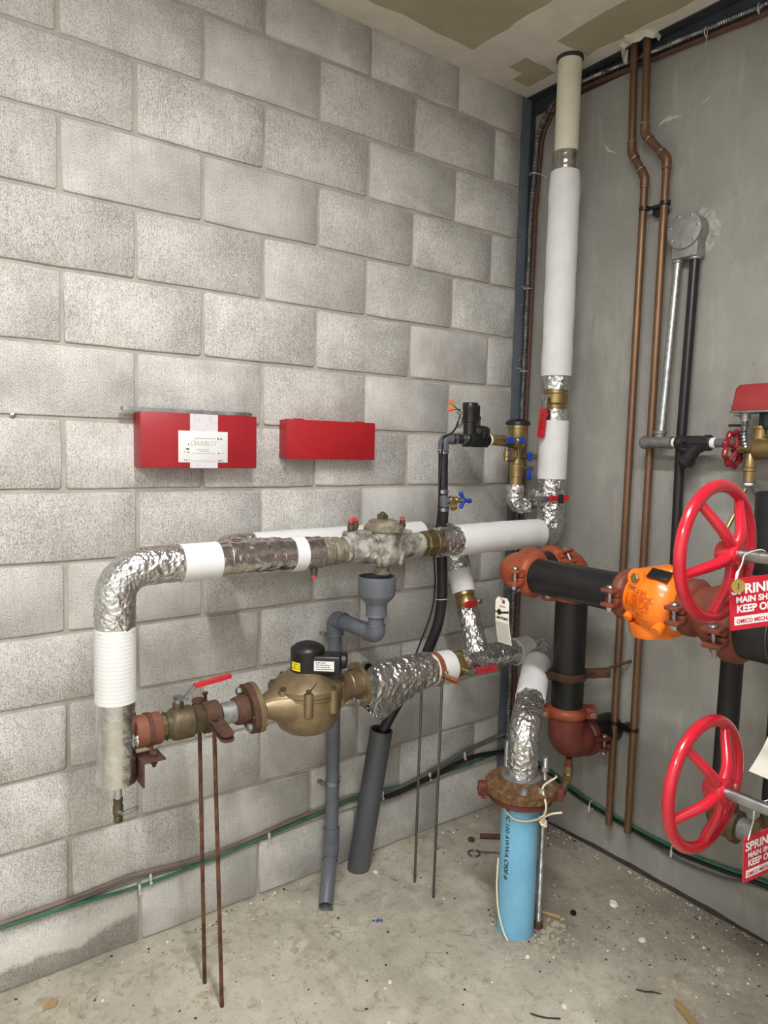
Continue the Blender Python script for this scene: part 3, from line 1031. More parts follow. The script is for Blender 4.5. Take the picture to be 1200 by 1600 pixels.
# ---- foil cone jacket and white band right of the meter
t = thing('foil_cone_jacket', (-.85, YL, ZL), 'loose crumpled foil cone drooping beside the water meter', 'pipe insulation')
b = MB()
secs = []
NX, NK = 60, 72
for i in range(NX + 1):
    a = i / NX
    for k in range(NK):
        q = 2 * PI * k / NK
        cy, cz = math.cos(q), math.sin(q)
        dn = max(0, -cz)
        xl = -1.012 - .034 * math.sin(PI * min(1, dn / .85)) + .060 * dn ** 6
        x = xl + a * (-.756 - xl)
        e = max(0, 1 - a / .92)
        rz = .055 + .004 * e + (.082 * e ** 1.1 * dn ** 1.2)
        shy = (.055 + .006 * e) * (1 - .30 * e * dn ** 3)
        pt = V((x, YL + shy * cy, ZL + .004 + rz * cz))
        n1 = noise.noise(pt * 30 + V((5, 1, 2)))
        n2 = noise.noise(pt * 85 + V((1, 7, 2)))
        dsp = .0085 * (1 - abs(n1) * 2.4) * .6 + .003 * n2
        b.v.append(pt + V((0, cy, cz)) * dsp)
for i in range(NX):
    for k in range(NK):
        k2 = (k + 1) % NK
        b.f.append((i * NK + k, i * NK + k2, (i + 1) * NK + k2, (i + 1) * NK + k))
part('foil', b, MFOIL, t, 60)
part('inner_cap', MB().lathe((-.985, YL, ZL), (1, 0, 0), [(0, .05), (.004, .05)], 30), MFOILD, t)
part('white_band', MB().tube([(-.778, YL, ZL), (-.662, YL, ZL)], lambda a, l: .0555 + (.004 if l > .105 else 0) * 0, 48, step=.02, wob=(.0008, 14, 3)), MWRAPX, t)

# ---- bright steel pipe stand
t = thing('steel_rod_pipe_stand', (-.738, -.296, 0), 'copper strap clamp on two thin bright steel rods under the white band', 'pipe stand')
b = MB()
for sgn in (-1, 1):
    yy0 = YL + sgn * .054
    yy1 = YL + sgn * (.125 if sgn < 0 else .085)
    for dz in (-.0055, .0055):
        b.box((-.735, (yy0 + yy1) / 2, ZL - .012 + dz), (.020, abs(yy1 - yy0), .005), .001)
    # strap round the pipe
b.lathe((-.745, YL, ZL), (1, 0, 0), [(0, .0562), (0, .0588), (.020, .0588), (.020, .0562)], 40)
part('strap', b, MCOPBR, t, 25)
part('bolt', MB().bolt((-.735, YL - .066, ZL + .004), (-.735, YL - .066, ZL - .034), .0045, .0085), MSTEEL, t)
part('rod', MB().tube([(-.737, -.243, 0), (-.732, -.246, ZL - .02)], .0048, 10), MROD, t)
part('rod', MB().tube([(-.739, -.350, 0), (-.752, -.376, ZL - .005)], .0048, 10), MROD, t)

# ---- water meter
MX, MZ = -1.238, ZL
t = thing('water_meter', (MX, YL, MZ), 'bronze water meter with a black register head in the lower pipe', 'water meter')
b = MB()
b.lathe((MX, YL, MZ), (0, 0, 1), [(-.106, .012), (-.1055, .045), (-.100, .066), (-.086, .086), (-.060, .100), (-.028, .105), (.0, .106), (.012, .105), (.014, .108), (.022, .108)], 48)
b.lathe((-1.405, YL, MZ - .006), (1, 0, 0), [(0, .040), (.010, .040), (.014, .037), (.024, .040), (.05, .054), (.08, .073), (.115, .092), (.15, .103), (.167, .105)], 40, sq=(1, .84))
b.lathe((-1.215, YL, MZ + .004), (1, 0, 0), [(0, .080), (.04, .074), (.075, .060), (.11, .048), (.13, .044), (.166, .044)], 36, sq=(1, .92))
b.torus((-1.09, YL, MZ + .006), (1, 0, 0), .0415, .004, 32, 8)
part('body', b, MBRONZE, t, 40)
b = MB()
b.lathe((MX, YL, MZ), (0, 0, 1), [(.024, .109), (.040, .109), (.044, .105), (.080, .060), (.082, .052), (.084, .05)], 48)
dome = part('dome_cover', b, MBRONZE, t, 30)
for k in range(8):
    a_ = 2 * PI * k / 8 + .30
    ca, sa = math.cos(a_), math.sin(a_)
    b = MB()
    b.lathe((MX + .104 * ca, YL + .104 * sa, MZ - .030), (0, 0, 1), [(0, .008), (.004, .0135), (.060, .0145), (.074, .0145)], 16)
    o_ = part('bolt_boss', b, MBRONZE, t)
    b = MB()
    b.lathe((MX + .104 * ca, YL + .104 * sa, MZ + .043), (0, 0, 1), [(0, .0095), (.009, .0095), (.010, .007)], 6)
    part('bolt', b, MOLDBR, o_)
RZ = MZ + .080
b = MB()
b.lathe((MX, YL, RZ), (0, 0, 1), [(0, .051), (.06, .0515), (.066, .0525), (.072, .050), (.083, .034), (.088, .02), (.089, .004)], 40)
uu, nn_ = V((.78, -.63, 0)).normalized(), V((-.63, -.78, 0)).normalized()
Mr = Matrix((uu, -nn_, V((0, 0, 1)))).transposed()
ctr = V((MX, YL, RZ)) + uu * .058 + nn_ * .012
b.box(ctr + V((0, 0, .030)), (.096, .066, .056), .008, Mr, 3)
b.lathe(ctr + uu * .044 - nn_ * .006 + V((0, 0, .036)), uu, [(0, .024), (.016, .024), (.019, .020), (.0195, .012)], 24)
b.lathe((MX - .010, YL - .006, RZ + .086), (0, 0, 1), [(0, .004), (.0035, .004)], 8)
reg = part('register_head', b, MBLKPL, t, 40)
b = MB()
for k in range(10):
    for j in range(2):
        a_ = math.atan2(nn_.y, nn_.x) - .95 + k * .075
        b.v.append(V((MX + .0522 * math.cos(a_), YL + .0522 * math.sin(a_), RZ + .010 + j * .026)))
for k in range(9):
    b.f.append((2 * k, 2 * k + 2, 2 * k + 3, 2 * k + 1))
yl = part('yellow_label', b, MYELLOW, reg)
b = MB()
for j in range(3):
    for k in range(1, 9):
        if (k * 7 + j * 3) % 5 == 0 or (j == 1 and k < 3):
            continue
        a_ = math.atan2(nn_.y, nn_.x) - .93 + k * .072
        a2 = a_ + .045
        z_ = RZ + .016 + j * .0065
        o0 = len(b.v)
        for aa in (a_, a2):
            for zz in (z_, z_ + .003):
                b.v.append(V((MX + .0525 * math.cos(aa), YL + .0525 * math.sin(aa), zz)))
        b.f.append((o0, o0 + 2, o0 + 3, o0 + 1))
part('print', b, MINK, yl)
wl = ctr + nn_ * .0332 + uu * -.002 + V((0, 0, .028))
b = MB().box(wl, (.060, .0008, .030), 0, Mr)
lb = part('white_label', b, MPAPER, reg)
b = MB()
for j, (ln, st_) in enumerate(((.030, 0), (.044, .002), (.040, .001), (.048, 0))):
    x = st_
    rr = random.Random(j + 40)
    while x < ln:
        w_ = rr.uniform(.002, .007)
        b.box(wl + nn_ * .0006 + uu * (-.025 + x + w_ / 2) + V((0, 0, .010 - j * .0065)), (w_, .0004, .0024), 0, Mr)
        x += w_ + .0016
part('print', b, MINK, lb)
b = MB().tube(spline([(MX + .015, YL - .062, MZ + .075), (MX - .07, YL - .10, MZ + .045), (MX - .15, YL - .055, MZ + .03), (-1.415, YL - .045, MZ + .01), (-1.44, YL - .052, MZ - .01)]), .0011, 6)
part('seal_wire', b, MROD, t)


def oval(hl, hw, n=28, bol=.022):
    pts = []
    for k in range(n):
        a_ = 2 * PI * k / n
        c_, s_ = math.cos(a_), math.sin(a_)
        pts.append((hl * c_, hw * s_))
    return pts


DU, DW = V((0, -.66, -.75)).normalized(), V((0, .75, -.66)).normalized()
b = MB().prism(oval(.076, .052), (-1.420, YL, MZ), DU, DW, .016)
part('inlet_flange', b, MBRONZE, t, 40)
b = MB().prism(oval(.073, .049), (-1.052, YL, MZ + .004), DU, DW, .015)
part('outlet_flange', b, MBRONZE, t, 40)
for sgn in (-1, 1):
    q = V((-1.056, YL, MZ + .004)) + DU * (.056 * sgn)
    part('bolt', MB().bolt(q + V((-.016, 0, 0)), q + V((.020, 0, 0)), .006, .011, False), MSTEEL, t)

t = thing('pipe_flange', (-1.45, YL, MZ), 'rusty two-bolt flange between meter and brown ball valve', 'flange')
b = MB().prism(oval(.074, .052), (-1.438, YL, MZ), DU, DW, .017)
b.lathe((-1.478, YL, MZ), (1, 0, 0), [(0, .036), (.008, .040), (.03, .042), (.036, .042)], 32)
part('plate', b, MRUST, t, 40)
for sgn in (-1, 1):
    q = V((-1.430, YL, MZ)) + DU * (.056 * sgn)
    part('bolt', MB().bolt(q + V((-.012, 0, 0)), q + V((.040, 0, 0)), .007, .013), MCAST, t)
part('nipple', MB().cyl((-1.52, YL, MZ), (-1.462, YL, MZ), .0315, 32), MGALV, t)

# ---- brown ball valve with red lever
t = thing('brown_ball_valve', (-1.62, YL, MZ), 'weathered brown ball valve with raised red lever left of the meter', 'valve')
b = MB()
b.lathe((-1.700, YL, MZ), (1, 0, 0), [(0, .034), (.004, .035), (.022, .035), (.024, .040)], 8, rot=.3)
b.lathe((-1.678, YL, MZ), (1, 0, 0), [(0, .036), (.014, .036), (.022, .043), (.030, .0445), (.072, .0445), (.078, .040), (.085, .038), (.125, .038), (.128, .036)], 40)
b.cyl((-1.640, YL, MZ + .038), (-1.640, YL, MZ + .058), .015, 18)
part('body', b, MOLDBR, t)
lever(t, (-1.640, YL, MZ + .054), (0, 0, 1), (1, -.05, .0), .152, .022, .30, bend=.12, stemlen=.012, hub=.012, mark=False)

# ---- rubber coupling with clamp and bracket
t = thing('rubber_coupling', (-1.722, YL, MZ), 'rust-red rubber coupling with strap joining foil pipe to brown valve', 'coupling')
part('sleeve', MB().rcyl((-1.758, YL, MZ), (-1.690, YL, MZ), .0425, 40, .003), MRUBCPL, t)
part('foil_scrap', MB().sph((-1.758, YL - .028, MZ - .012), .018, 16, (.35, .7, 1.0)), MFOIL, t)
b = MB()
b.lathe((-1.728, YL, MZ), (1, 0, 0), [(0, .0425), (0, .0455), (.012, .0455), (.012, .0425)], 36)
b.box((-1.722, YL - .030, MZ - .045), (.010, .005, .05), .001)
part('strap', b, MRUST, t, 25)
b = MB()
b.box((-1.722, YL - .020, MZ - .066), (.060, .070, .005), .001)
b.box((-1.750, YL - .020, MZ - .098), (.005, .070, .066), .001)
br = part('angle_bracket', b, MRUST, t)
part('bolt', MB().bolt((-1.716, YL - .032, MZ - .056), (-1.716, YL - .032, MZ - .090), .005, .0095), MRUST, br)

# ---- rusty pipe stand
t = thing('rusty_rod_pipe_stand', (-1.548, -.336, 0), 'rusty strap clamp carried by two tall thin rusty rods', 'pipe stand')
b = MB()
b.lathe((-1.570, YL, MZ), (1, 0, 0), [(0, .0385), (0, .0430), (.042, .0430), (.042, .0385)], 36)
Re = Matrix.Rotation(.35, 3, 'X')
for sgn, L_ in ((-1, .098), (1, .065)):
    y0 = YL + sgn * .036
    outl = [(0, -.020), (L_ - .012, -.019), (L_ - .003, -.012), (L_, 0), (L_ - .003, .012), (L_ - .012, .019), (0, .020)]
    for dz in (-.010, .004):
        b.prism([(x, y) for x, y in outl], (-1.549, y0, MZ + dz + (.0 if sgn < 0 else .01)), (0, sgn * .96, sgn * .20 if sgn > 0 else -.20), (1, 0, 0), .005)
part('clamp', b, MRUST, t, 30)
part('bolt', MB().bolt((-1.556, YL - .052, MZ + .012), (-1.556, YL - .046, MZ - .03), .005, .010), MRUST, t)
part('bolt', MB().bolt((-1.540, YL + .056, MZ + .045), (-1.540, YL + .05, MZ), .005, .009), MRUST, t)
part('rod', MB().tube([(-1.551, -.281, 0), (-1.560, -.262, MZ - .03)], .0058, 10), MRUSTROD, t)
part('rod', MB().tube([(-1.546, -.392, 0), (-1.560, -.366, MZ - .018)], .0058, 10), MRUSTROD, t)

# ---- PVC drain with funnel


def openpipe(b, a_, c_, r, ri, n=32, dp=.05):
    a_, c_ = V(a_), V(c_)
    L = (c_ - a_).length
    b.lathe(a_, c_ - a_, [(0, r), (L - .001, r), (L, r - .0005), (L, ri + .0005), (L - .001, ri), (L - dp, ri), (L - dp, .0001)], n)
    return b


FX = -.985
t = thing('drain_pipe_with_funnel', (FX, YL, 1.0), 'grey plastic drain with cup funnel under the backflow preventer', 'drain pipe')
b = MB()
b.lathe((FX, YL, 1.155), (0, 0, -1), [(.085, .0001), (.085, .028), (.062, .054), (.0, .0565), (0, .0605), (.002, .061), (.058, .0605), (.064, .058), (.088, .036), (.092, .0345), (.128, .0345), (.130, .031)], 44)
part('funnel', b, MPVC, t)
EL = .965
b = MB()
b.lathe((FX, YL, 1.030), (0, 0, -1), [(0, .0345), (.004, .036), (.006, .0345)], 32)
b.cyl((FX, YL, 1.030), (FX, YL, .99), .0262, 32)
b.tube([(FX, YL, .995), (FX, YL, EL), (FX, YL + .045, EL)], .0305, 32, fil=.034)
b.torus((FX, YL, .995), (0, 0, 1), .0295, .0025, 32, 8)
b.torus((FX, YL + .045, EL), (0, 1, 0), .0295, .0025, 32, 8)
part('lower_elbow', b, MPVC, t)
part('cross_pipe', MB().cyl((FX, YL + .04, EL), (FX, -.11, EL), .0262, 32), MPVC, t)
b = MB()
b.tube([(FX, -.118, EL), (FX, -.066, EL), (FX, -.066, EL - .055)], .0305, 32, fil=.034)
b.torus((FX, -.118, EL), (0, 1, 0), .0295, .0025, 32, 8)
b.torus((FX, -.066, EL - .055), (0, 0, 1), .0295, .0025, 32, 8)
part('upper_elbow', b, MPVC, t)
part('down_pipe', MB().cyl((FX, -.066, EL - .05), (FX, -.066, .15), .0242, 32), MPVC, t)
PE = V((-1.097, -.212, .027))
PK = V((FX, -.066, .125))
b = MB()
d_ = (PE - PK).normalized()
b.tube([(FX, -.066, .20), PK, PK + d_ * .045], .0285, 32, fil=.03)
b.torus((FX, -.066, .20), (0, 0, 1), .0275, .002, 32, 8)
b.torus(PK + d_ * .045, d_, .0275, .002, 32, 8)
part('bottom_elbow', b, MPVC, t)
part('outlet_pipe', openpipe(MB(), PK + d_ * .03, PE, .0245, .0205), MPVC, t)
for z_ in (.905, .365):
    b = MB()
    b.lathe((FX, -.066, z_), (0, 0, 1), [(0, .0245), (0, .0268), (.014, .0268), (.014, .0245)], 28)
    b.box((FX - .035, -.045, z_ + .007), (.016, .03, .012), .002)
    b.box((FX + .034, -.035, z_ + .012), (.012, .05, .006), .001)
    part('pipe_clamp', b, MSTEEL, t, 25)

# ---- dark sleeve on the floor and the black hose
S0, S1 = V((-.858, -.056, -.01)), V((-.800, -.104, .538))
solo('conduit_sleeve', openpipe(MB(), S0, S1, .0415, .037, 36, .12), MPVCD, (S0.x, S0.y, 0), 'leaning dark grey plastic sleeve by the wall with the hose in it', 'pipe')

HX, HY = -.655, -.235
t = thing('irrigation_hose', (HX, HY, 1.0), 'black rubber hose dropping from the solenoid valve into the floor sleeve', 'hose')
part('upper_hose', MB().tube(spline([(HX, HY, 1.555), (HX + .001, HY, 1.50), (HX + .003, HY, 1.44), (HX + .006, HY, 1.405)]), .0172, 20), MRUBBER, t)
hp = spline([(HX + .012, HY + .003, 1.365), (HX + .016, HY + .012, 1.30), (HX + .022, -.213, 1.247), (-.617, -.205, 1.12), (-.610, -.200, 1.03), (-.612, -.182, .92), (-.640, -.150, .80), (-.700, -.122, .68), (-.765, -.112, .585), (-.797, -.105, .52), (-.81, -.099, .45)], 8)
part('lower_hose', MB().tube(hp, .0195, 20), MRUBBER, t)
part('cross_hose', MB().cyl((HX + .03, HY, 1.602), (-.545, HY, 1.603), .0170, 20), MRUBBER, t)
for (c_, ax) in (((HX + .004, HY, 1.416), (0, 0, 1)), ((HX + .012, HY + .002, 1.352), (0, 0, 1)), ((HX, HY, 1.556), (0, 0, 1)), ((HX + .050, HY, 1.602), (1, 0, 0)), ((-.565, HY, 1.603), (1, 0, 0))):
    b = MB()
    b.lathe(V(c_) - unit(ax) * .006, ax, [(0, .0172), (0, .0196), (.012, .0196), (.012, .0172)], 26)
    b.box(V(c_) + V((-.006, -.021, .004)), (.016, .008, .010), .002)
    part('hose_clamp', b, MSTEEL, t, 25)
b = MB()
b.torus((HX + .018, HY + .014, 1.300), (0, 0, 1), .0200, .002, 28, 6)
b.torus((-.611, -.199, 1.02), (0, .1, 1), .0203, .002, 28, 6)
part('zip_ties', b, MZIP, t)

t = thing('hose_elbow', (HX, HY, 1.6), 'grey plastic elbow at the top of the black hose', 'pipe fitting')
b = MB()
b.tube([(HX, HY, 1.565), (HX, HY, 1.602), (HX + .035, HY, 1.602)], .0195, 22, fil=.018)
b.torus((HX, HY, 1.567), (0, 0, 1), .0195, .002, 24, 6)
part('body', b, MPVC, t)
t = thing('hose_bib', (HX + .008, HY, 1.385), 'brass hose bib with a blue three-lobed handle on the black hose', 'tap')
b = MB()
b.cyl((HX + .006, HY, 1.412), (HX + .012, HY, 1.358), .0158, 20)
b.cyl((HX + .008, HY, 1.385), (HX + .03, HY - .008, 1.385), .014, 18)
part('tee', b, MPVC, t)
b = MB()
d_ = unit((.85, -.52, 0))
o_ = V((HX + .022, HY - .010, 1.386))
b.lathe(o_, d_, [(0, .013), (.004, .016), (.010, .016), (.014, .013), (.030, .014), (.034, .010), (.045, .009), (.058, .005)], 20)
b.tube([o_ + d_ * .018, o_ + d_ * .012 + V((-.012, -.022, -.010)), o_ + d_ * .010 + V((-.018, -.034, -.020))], .0115, 18, fil=.01)
b.lathe(o_ + d_ * .010 + V((-.016, -.030, -.016)), (-.35, -.6, -.5), [(0, .011), (.002, .0145), (.012, .0145), (.012, .0105), (.004, .0100), (.004, .0001)], 20)
part('body', b, MBRASS, t)
b = MB()
hc = o_ + d_ * .056
d_ = unit((-.10, -.97, .2))
u_, w_ = perp(d_)
b.lathe(hc - d_ * .004, d_, [(0, .008), (.009, .009), (.012, .006)], 14)
for k in range(3):
    a_ = 2 * PI * k / 3 + 2.0
    di = u_ * math.cos(a_) + w_ * math.sin(a_)
    b.tube([hc + di * .004, hc + di * .016, hc + di * .026], lambda q, l: .0058 + .0028 * q, 12)
    b.sph(hc + di * .026, .0086, 12)
part('handle', b, MBLUEH, t)

# ---- solenoid valve
SX = -.505
t = thing('solenoid_valve', (SX, HY, 1.603), 'black plastic solenoid irrigation valve with tall coil', 'valve')
b = MB()
b.box((SX, HY, 1.600), (.082, .058, .048), .006)
b.lathe((SX - .050, HY, 1.603), (1, 0, 0), [(0, .017), (.004, .021), (.014, .021), (.016, .018), (.1, .018), (.102, .023), (.112, .023)], 24)
for k in range(6):
    b.box((SX - .032 + k * .013, HY - .029, 1.600), (.005, .006, .050), .001)
part('body', b, MBLKPL, t)
b = MB()
b.lathe((SX + .016, HY, 1.622), (0, 0, 1), [(0, .036), (.006, .038), (.020, .038), (.024, .035), (.030, .030), (.032, .018)], 28)
for k in range(6):
    a_ = 2 * PI * k / 6 + .4
    b.lathe((SX + .016 + .036 * math.cos(a_), HY + .036 * math.sin(a_), 1.61), (0, 0, 1), [(0, .006), (.034, .006), (.037, .004)], 8)
b.cyl((SX + .006, HY - .010, 1.65), (SX + .006, HY - .010, 1.682), .0065, 10)
b.lathe((SX + .006, HY - .010, 1.678), (0, 0, 1), [(0, .009), (.008, .009)], 8)
part('bonnet', b, MBLKPL, t)
b = MB()
b.lathe((SX - .028, HY, 1.618), (0, 0, 1), [(0, .023), (.045, .024), (.047, .027), (.090, .027), (.094, .0285), (.112, .0285), (.116, .026)], 24)
b.box((SX - .002, HY - .005, 1.705), (.016, .024, .040), .003)
part('coil', b, MBLKPL, t)
part('tape_ring', MB().rcyl((SX + .063, HY, 1.603), (SX + .071, HY, 1.603), .0235, 24, .002), MTAPEW, t)

t = thing('solenoid_wiring', (-.62, HY, 1.66), 'thin black control wires ending in orange wire nuts', 'wire')
w0 = V((HX + .055, HY - .012, 1.665))
b = MB()
b.tube(spline([(SX - .053, HY - .008, 1.690), (SX - .075, HY - .012, 1.680), (SX - .085, HY - .015, 1.655), (SX - .105, HY - .015, 1.652), w0]), .0018, 6)
b.tube(spline([(SX - .053, HY - .004, 1.684), (SX - .068, HY - .010, 1.668), (SX - .08, HY - .012, 1.648), (SX - .10, HY - .012, 1.645), w0]), .0018, 6)
b.tube(spline([w0, w0 + V((.004, 0, .015)), w0 + V((.010, -.004, .03)), w0 + V((-.004, 0, .042)), w0 + V((-.018, 0, .050)), w0 + V((-.026, 0, .056))]), .0018, 6)
b.tube(spline([w0, w0 + V((.012, .004, .020)), w0 + V((-.002, .004, .030)), w0 + V((.008, 0, .042)), w0 + V((-.012, 0, .040)), w0 + V((-.030, 0, .040))]), .0018, 6)
part('lead_wires', b, MRUBBER, t)
b = MB()
b.tube(spline([w0, w0 + V((-.012, 0, -.025)), w0 + V((-.035, .0, -.046)), w0 + V((-.072, -.006, -.058)), w0 + V((-.080, -.012, -.085)), (HX - .018, HY - .012, 1.54), (HX - .019, HY - .006, 1.45), (HX - .012, HY + .004, 1.34), (HX + .00, -.200, 1.2), (-.632, -.185, 1.08), (-.634, -.172, .97), (-.662, -.145, .85), (-.700, -.128, .74), (-.74, -.125, .66)], 6), .0034, 8)
part('cable', b, MRUBBER, t)
for dv, dr in (((-.026, 0, .056), (-.75, 0, .6)), ((-.030, 0, .040), (-1, 0, -.1))):
    b = MB()
    b.lathe(w0 + V(dv), dr, [(0, .0068), (.004, .0076), (.016, .0058), (.022, .0045), (.023, .003)], 12)
    part('wire_nut', b, MORNUT, t)

# ---- pressure vacuum breaker
VX, VY = -.300, -.250
t = thing('vacuum_breaker', (VX, VY, 1.44), 'brass vacuum breaker with black mushroom cap and blue handles in the corner', 'valve')
b = MB()
b.lathe((VX, VY, 1.43), (0, 0, 1), [(0, .023), (.038, .0235), (.040, .0255), (.085, .0265), (.088, .0235), (.108, .0225), (.110, .0205), (.140, .0205), (.146, .023), (.160, .030), (.172, .0345), (.218, .0355), (.220, .039), (.234, .039)], 36)
b.lathe((VX, VY, 1.602), (-1, 0, 0), [(.02, .019), (.045, .0195), (.05, .022), (.10, .022), (.105, .0195), (.135, .0195)], 8, rot=.3)
part('body', b, MBRASS, t)
b = MB()
b.lathe((VX, VY, 1.662), (0, 0, 1), [(0, .042), (.002, .047), (.008, .0475), (.014, .045), (.020, .036), (.024, .028)], 36)
part('cap', b, MBLKPL, t)
b = MB()
b.lathe((VX - .06, VY - .006, 1.578), (0, 0, -1), [(0, .009), (.012, .009), (.014, .013), (.034, .013), (.037, .010), (.048, .011), (.050, .008)], 14)
part('test_cock', b, MBRASS, t)
b = MB().tube(spline([(VX - .058, VY - .010, 1.580), (VX - .030, VY - .020, 1.575), (VX - .022, VY - .022, 1.550), (VX - .036, VY - .016, 1.530), (VX - .055, VY - .010, 1.527)]), .0026, 8)
part('tether', b, MRUBBER, t)
for cx, cz in ((VX - .085, 1.605), (VX - .020, 1.605)):
    b = MB()
    b.box((cx, VY - .046, cz), (.036 if cx < VX - .05 else .026, .012, .024), .005)
    b.cyl((cx + .010, VY - .044, cz), (cx + .010, VY - .020, cz), .006, 12)
    part('blue_handle', b, MBLUEH, t)
b = MB()
b.cyl((VX - .052, VY - .05, 1.605), (VX - .052, VY - .018, 1.605), .009, 12)
b.sph((VX - .052, VY - .052, 1.605), .009, 12)
part('handle_screw', b, MSTEEL, t)
for zz in (1.545, 1.500):
    b = MB().cyl((VX + .015, VY - .010, zz), (VX + .060, VY - .028, zz), .008, 12)
    if zz > 1.52:
        b.lathe((VX + .052, VY - .025, 1.545), (.93, -.37, 0), [(0, .010), (.022, .010), (.022, .006)], 14)
    part('side_cock', b, MOLDBR2, t)
part('side_handle', MB().box((VX + .036, VY - .036, 1.545), (.026, .013, .034), .006), MBLUEH, t)
part('side_handle', MB().box((VX + .034, VY - .036, 1.478), (.024, .013, .044), .006), MBLUEH, t)

t = thing('foil_branch_pipe', (VX, VY, 1.37), 'crumpled foil elbow joining the riser to the vacuum breaker', 'pipe')
b = MB()
b.tube([(VX - .002, VY, 1.438), (VX - .002, VY, 1.362), (VX + .052, VY - .020, 1.358)], .0325, 44, fil=.035, step=.004, wob=(.006, 44, 61))
part('foil_elbow', b, MFOIL, t)
part('foil_stub', MB().tube([(VX + .062, VY - .024, 1.384), (RX - .02, RY + .002, 1.386)], .0330, 44, step=.004, wob=(.006, 44, 66)), MFOIL, t)
part('valve_body', MB().cyl((VX + .045, VY - .018, 1.362), (VX + .075, VY - .028, 1.372), .024, 24), MOLDBR2, t)
lever(t, (VX + .052, VY - .045, 1.385), (-.30, -.95, .05), (.94, -.34, .04), .135, .022, .38, stemlen=.026)
b = MB().box((RX - .036, RY - .078, 1.390), (.014, .016, .034), .003)
part('tie_tag', b, MBLKPL, t)

# ================================================================== INLET, BLUE PIPE
QX, QY = -.612, -.624
t = thing('foil_inlet_pipe', (QX, QY, .52), 'foil and white pipe rising from the rusty flange to the lower line', 'pipe')
i0, i1 = V((-.19, YL, ZL - .003)), V((QX, QY, .672))
part('back_elbow_foil', MB().tube([(-.268, YL, ZL - .001), i0, i0.lerp(i1, .30)], .0475, 48, fil=.05, step=.005, wob=(.005, 42, 71)), MFOIL, t)
part('white_jacket', MB().tube([i0.lerp(i1, .24), i0.lerp(i1, .68)], .0515, 44, step=.015, wob=(.0015, 16, 72)), MWRAPX, t)
part('front_elbow_foil', MB().tube([i0.lerp(i1, .66), i1, (QX - .008, QY - .002, .515)], .0485, 60, fil=.075, step=.005, wob=(.0045, 46, 73)), MFOIL, t)

BXC, BYC = -.625, -.630
t = thing('blue_water_main', (BXC, BYC, 0), 'bright blue plastic main rising from the floor to the rusty flange', 'pipe')
part('pipe', MB().tube([(BXC, BYC, -.01), (BXC, BYC, .462)], .0595, 44, step=.08), MBLUE, t)
fc = V((-.743, -.669, 0)).normalized()
rc = V((.669, -.743, 0)).normalized()


def surf(ph, z, r, cx=BXC, cy=BYC):
    d = fc * math.cos(ph) + rc * math.sin(ph)
    return V((cx, cy, z)) + d * r


b = MB().text('& PC 150 AWWA C900 #', .022, lambda x, y, z: surf(-.78 + (y / .0599), .435 - x, .0599), .0004)
part('print', b, MINK, t)

t = thing('rusty_pipe_flange', (BXC, BYC, .45), 'flaking rusty flange with red lower ring on top of the blue pipe', 'flange')
b = MB()
b.lathe((BXC, BYC, .474), (0, 0, 1), [(0, .112), (.004, .115), (.026, .115), (.032, .110), (.034, .085), (.036, .072), (.048, .066), (.050, .060)], 48)
part('flange_plate', b, MRUSTFL, t)
b = MB()
b.lathe((BXC, BYC, .448), (0, 0, 1), [(0, .062), (.001, .098), (.004, .101), (.024, .101), (.026, .098)], 48)
for ph, L_ in ((-1.45, .135), (1.62, .132), (2.9, .13)):
    d = surf(ph, 0, 1, 0, 0)
    c_ = V((BXC, BYC, .474)) + d * (L_ - .022)
    b.box(c_, (.05, .034, .044), .006, Matrix.Rotation(math.atan2(d.y, d.x), 3, 'Z'))
part('red_ring', b, MREDOX, t)
for ph, L_ in ((-1.25, .130), (1.75, .128)):
    d = surf(ph, 0, 1, 0, 0)
    tng = V((-d.y, d.x, 0))
    c_ = V((BXC, BYC, .470)) + d * (L_ - .004)
    part('lug_bolt', MB().bolt(c_ - tng * .02, c_ + tng * .03, .007, .013), MREDOX, t)
b = MB()
b.lathe((BXC, BYC, .520), (0, 0, 1), [(0, .062), (.002, .064), (.006, .064), (.007, .056), (.007, .050)], 40)
part('seal_ring', b, MCAST, t)
for ph in (-1.05, -.55, .12, .78, 1.5, 2.4, -2.4):
    q = surf(ph, .506, .090)
    b = MB()
    b.lathe(q, (0, 0, 1), [(0, .015), (.003, .014), (.010, .012), (.013, .008)], 10)
    part('bolt', b, MRUSTFL if abs(ph) in (1.05, .55, 2.4) else MCAST, t)

t = thing('threaded_tie_rod', (-.562, -.668, 0), 'long grey threaded tie rod standing beside the blue pipe', 'rod')
TR = V((-.556, -.668, 0))
part('rod', MB().tube([TR, TR + V((0, 0, .582))], lambda a, l: .0088 + .0006 * math.sin(l * 2 * PI / .0035), 12, step=.0012), MGALV, t)
part('foot_nut', MB().lathe(TR + V((0, 0, 0)), (0, 0, 1), [(0, .017), (.022, .015), (.026, .011)], 6), MRUST, t)
b = MB().lathe(TR + V((0, 0, .535)), (0, 0, 1), [(0, .013), (.016, .013)], 6)
part('nut', b, MGALV, t)
t2p = surf(-2.55, .50, .088)
solo('threaded_stub', MB().tube([t2p, t2p + V((0, 0, .105))], lambda a, l: .0088 + .0006 * math.sin(l * 2 * PI / .0035), 12, step=.0012), MGALV, tuple(t2p), 'short grey threaded stub behind the foil on the rusty flange', 'rod')
b = MB().box(TR + V((.020, -.004, .355)), (.018, .004, .050), .001, Matrix.Rotation(.7, 3, 'Z'))
b.box(TR + V((.011, -.002, .372)), (.016, .003, .008), .001)
solo('blue_plastic_tab', b, MNAVY, tuple(TR + V((.018, 0, .355))), 'dark blue plastic tab behind the grey tie rod', 'tag')

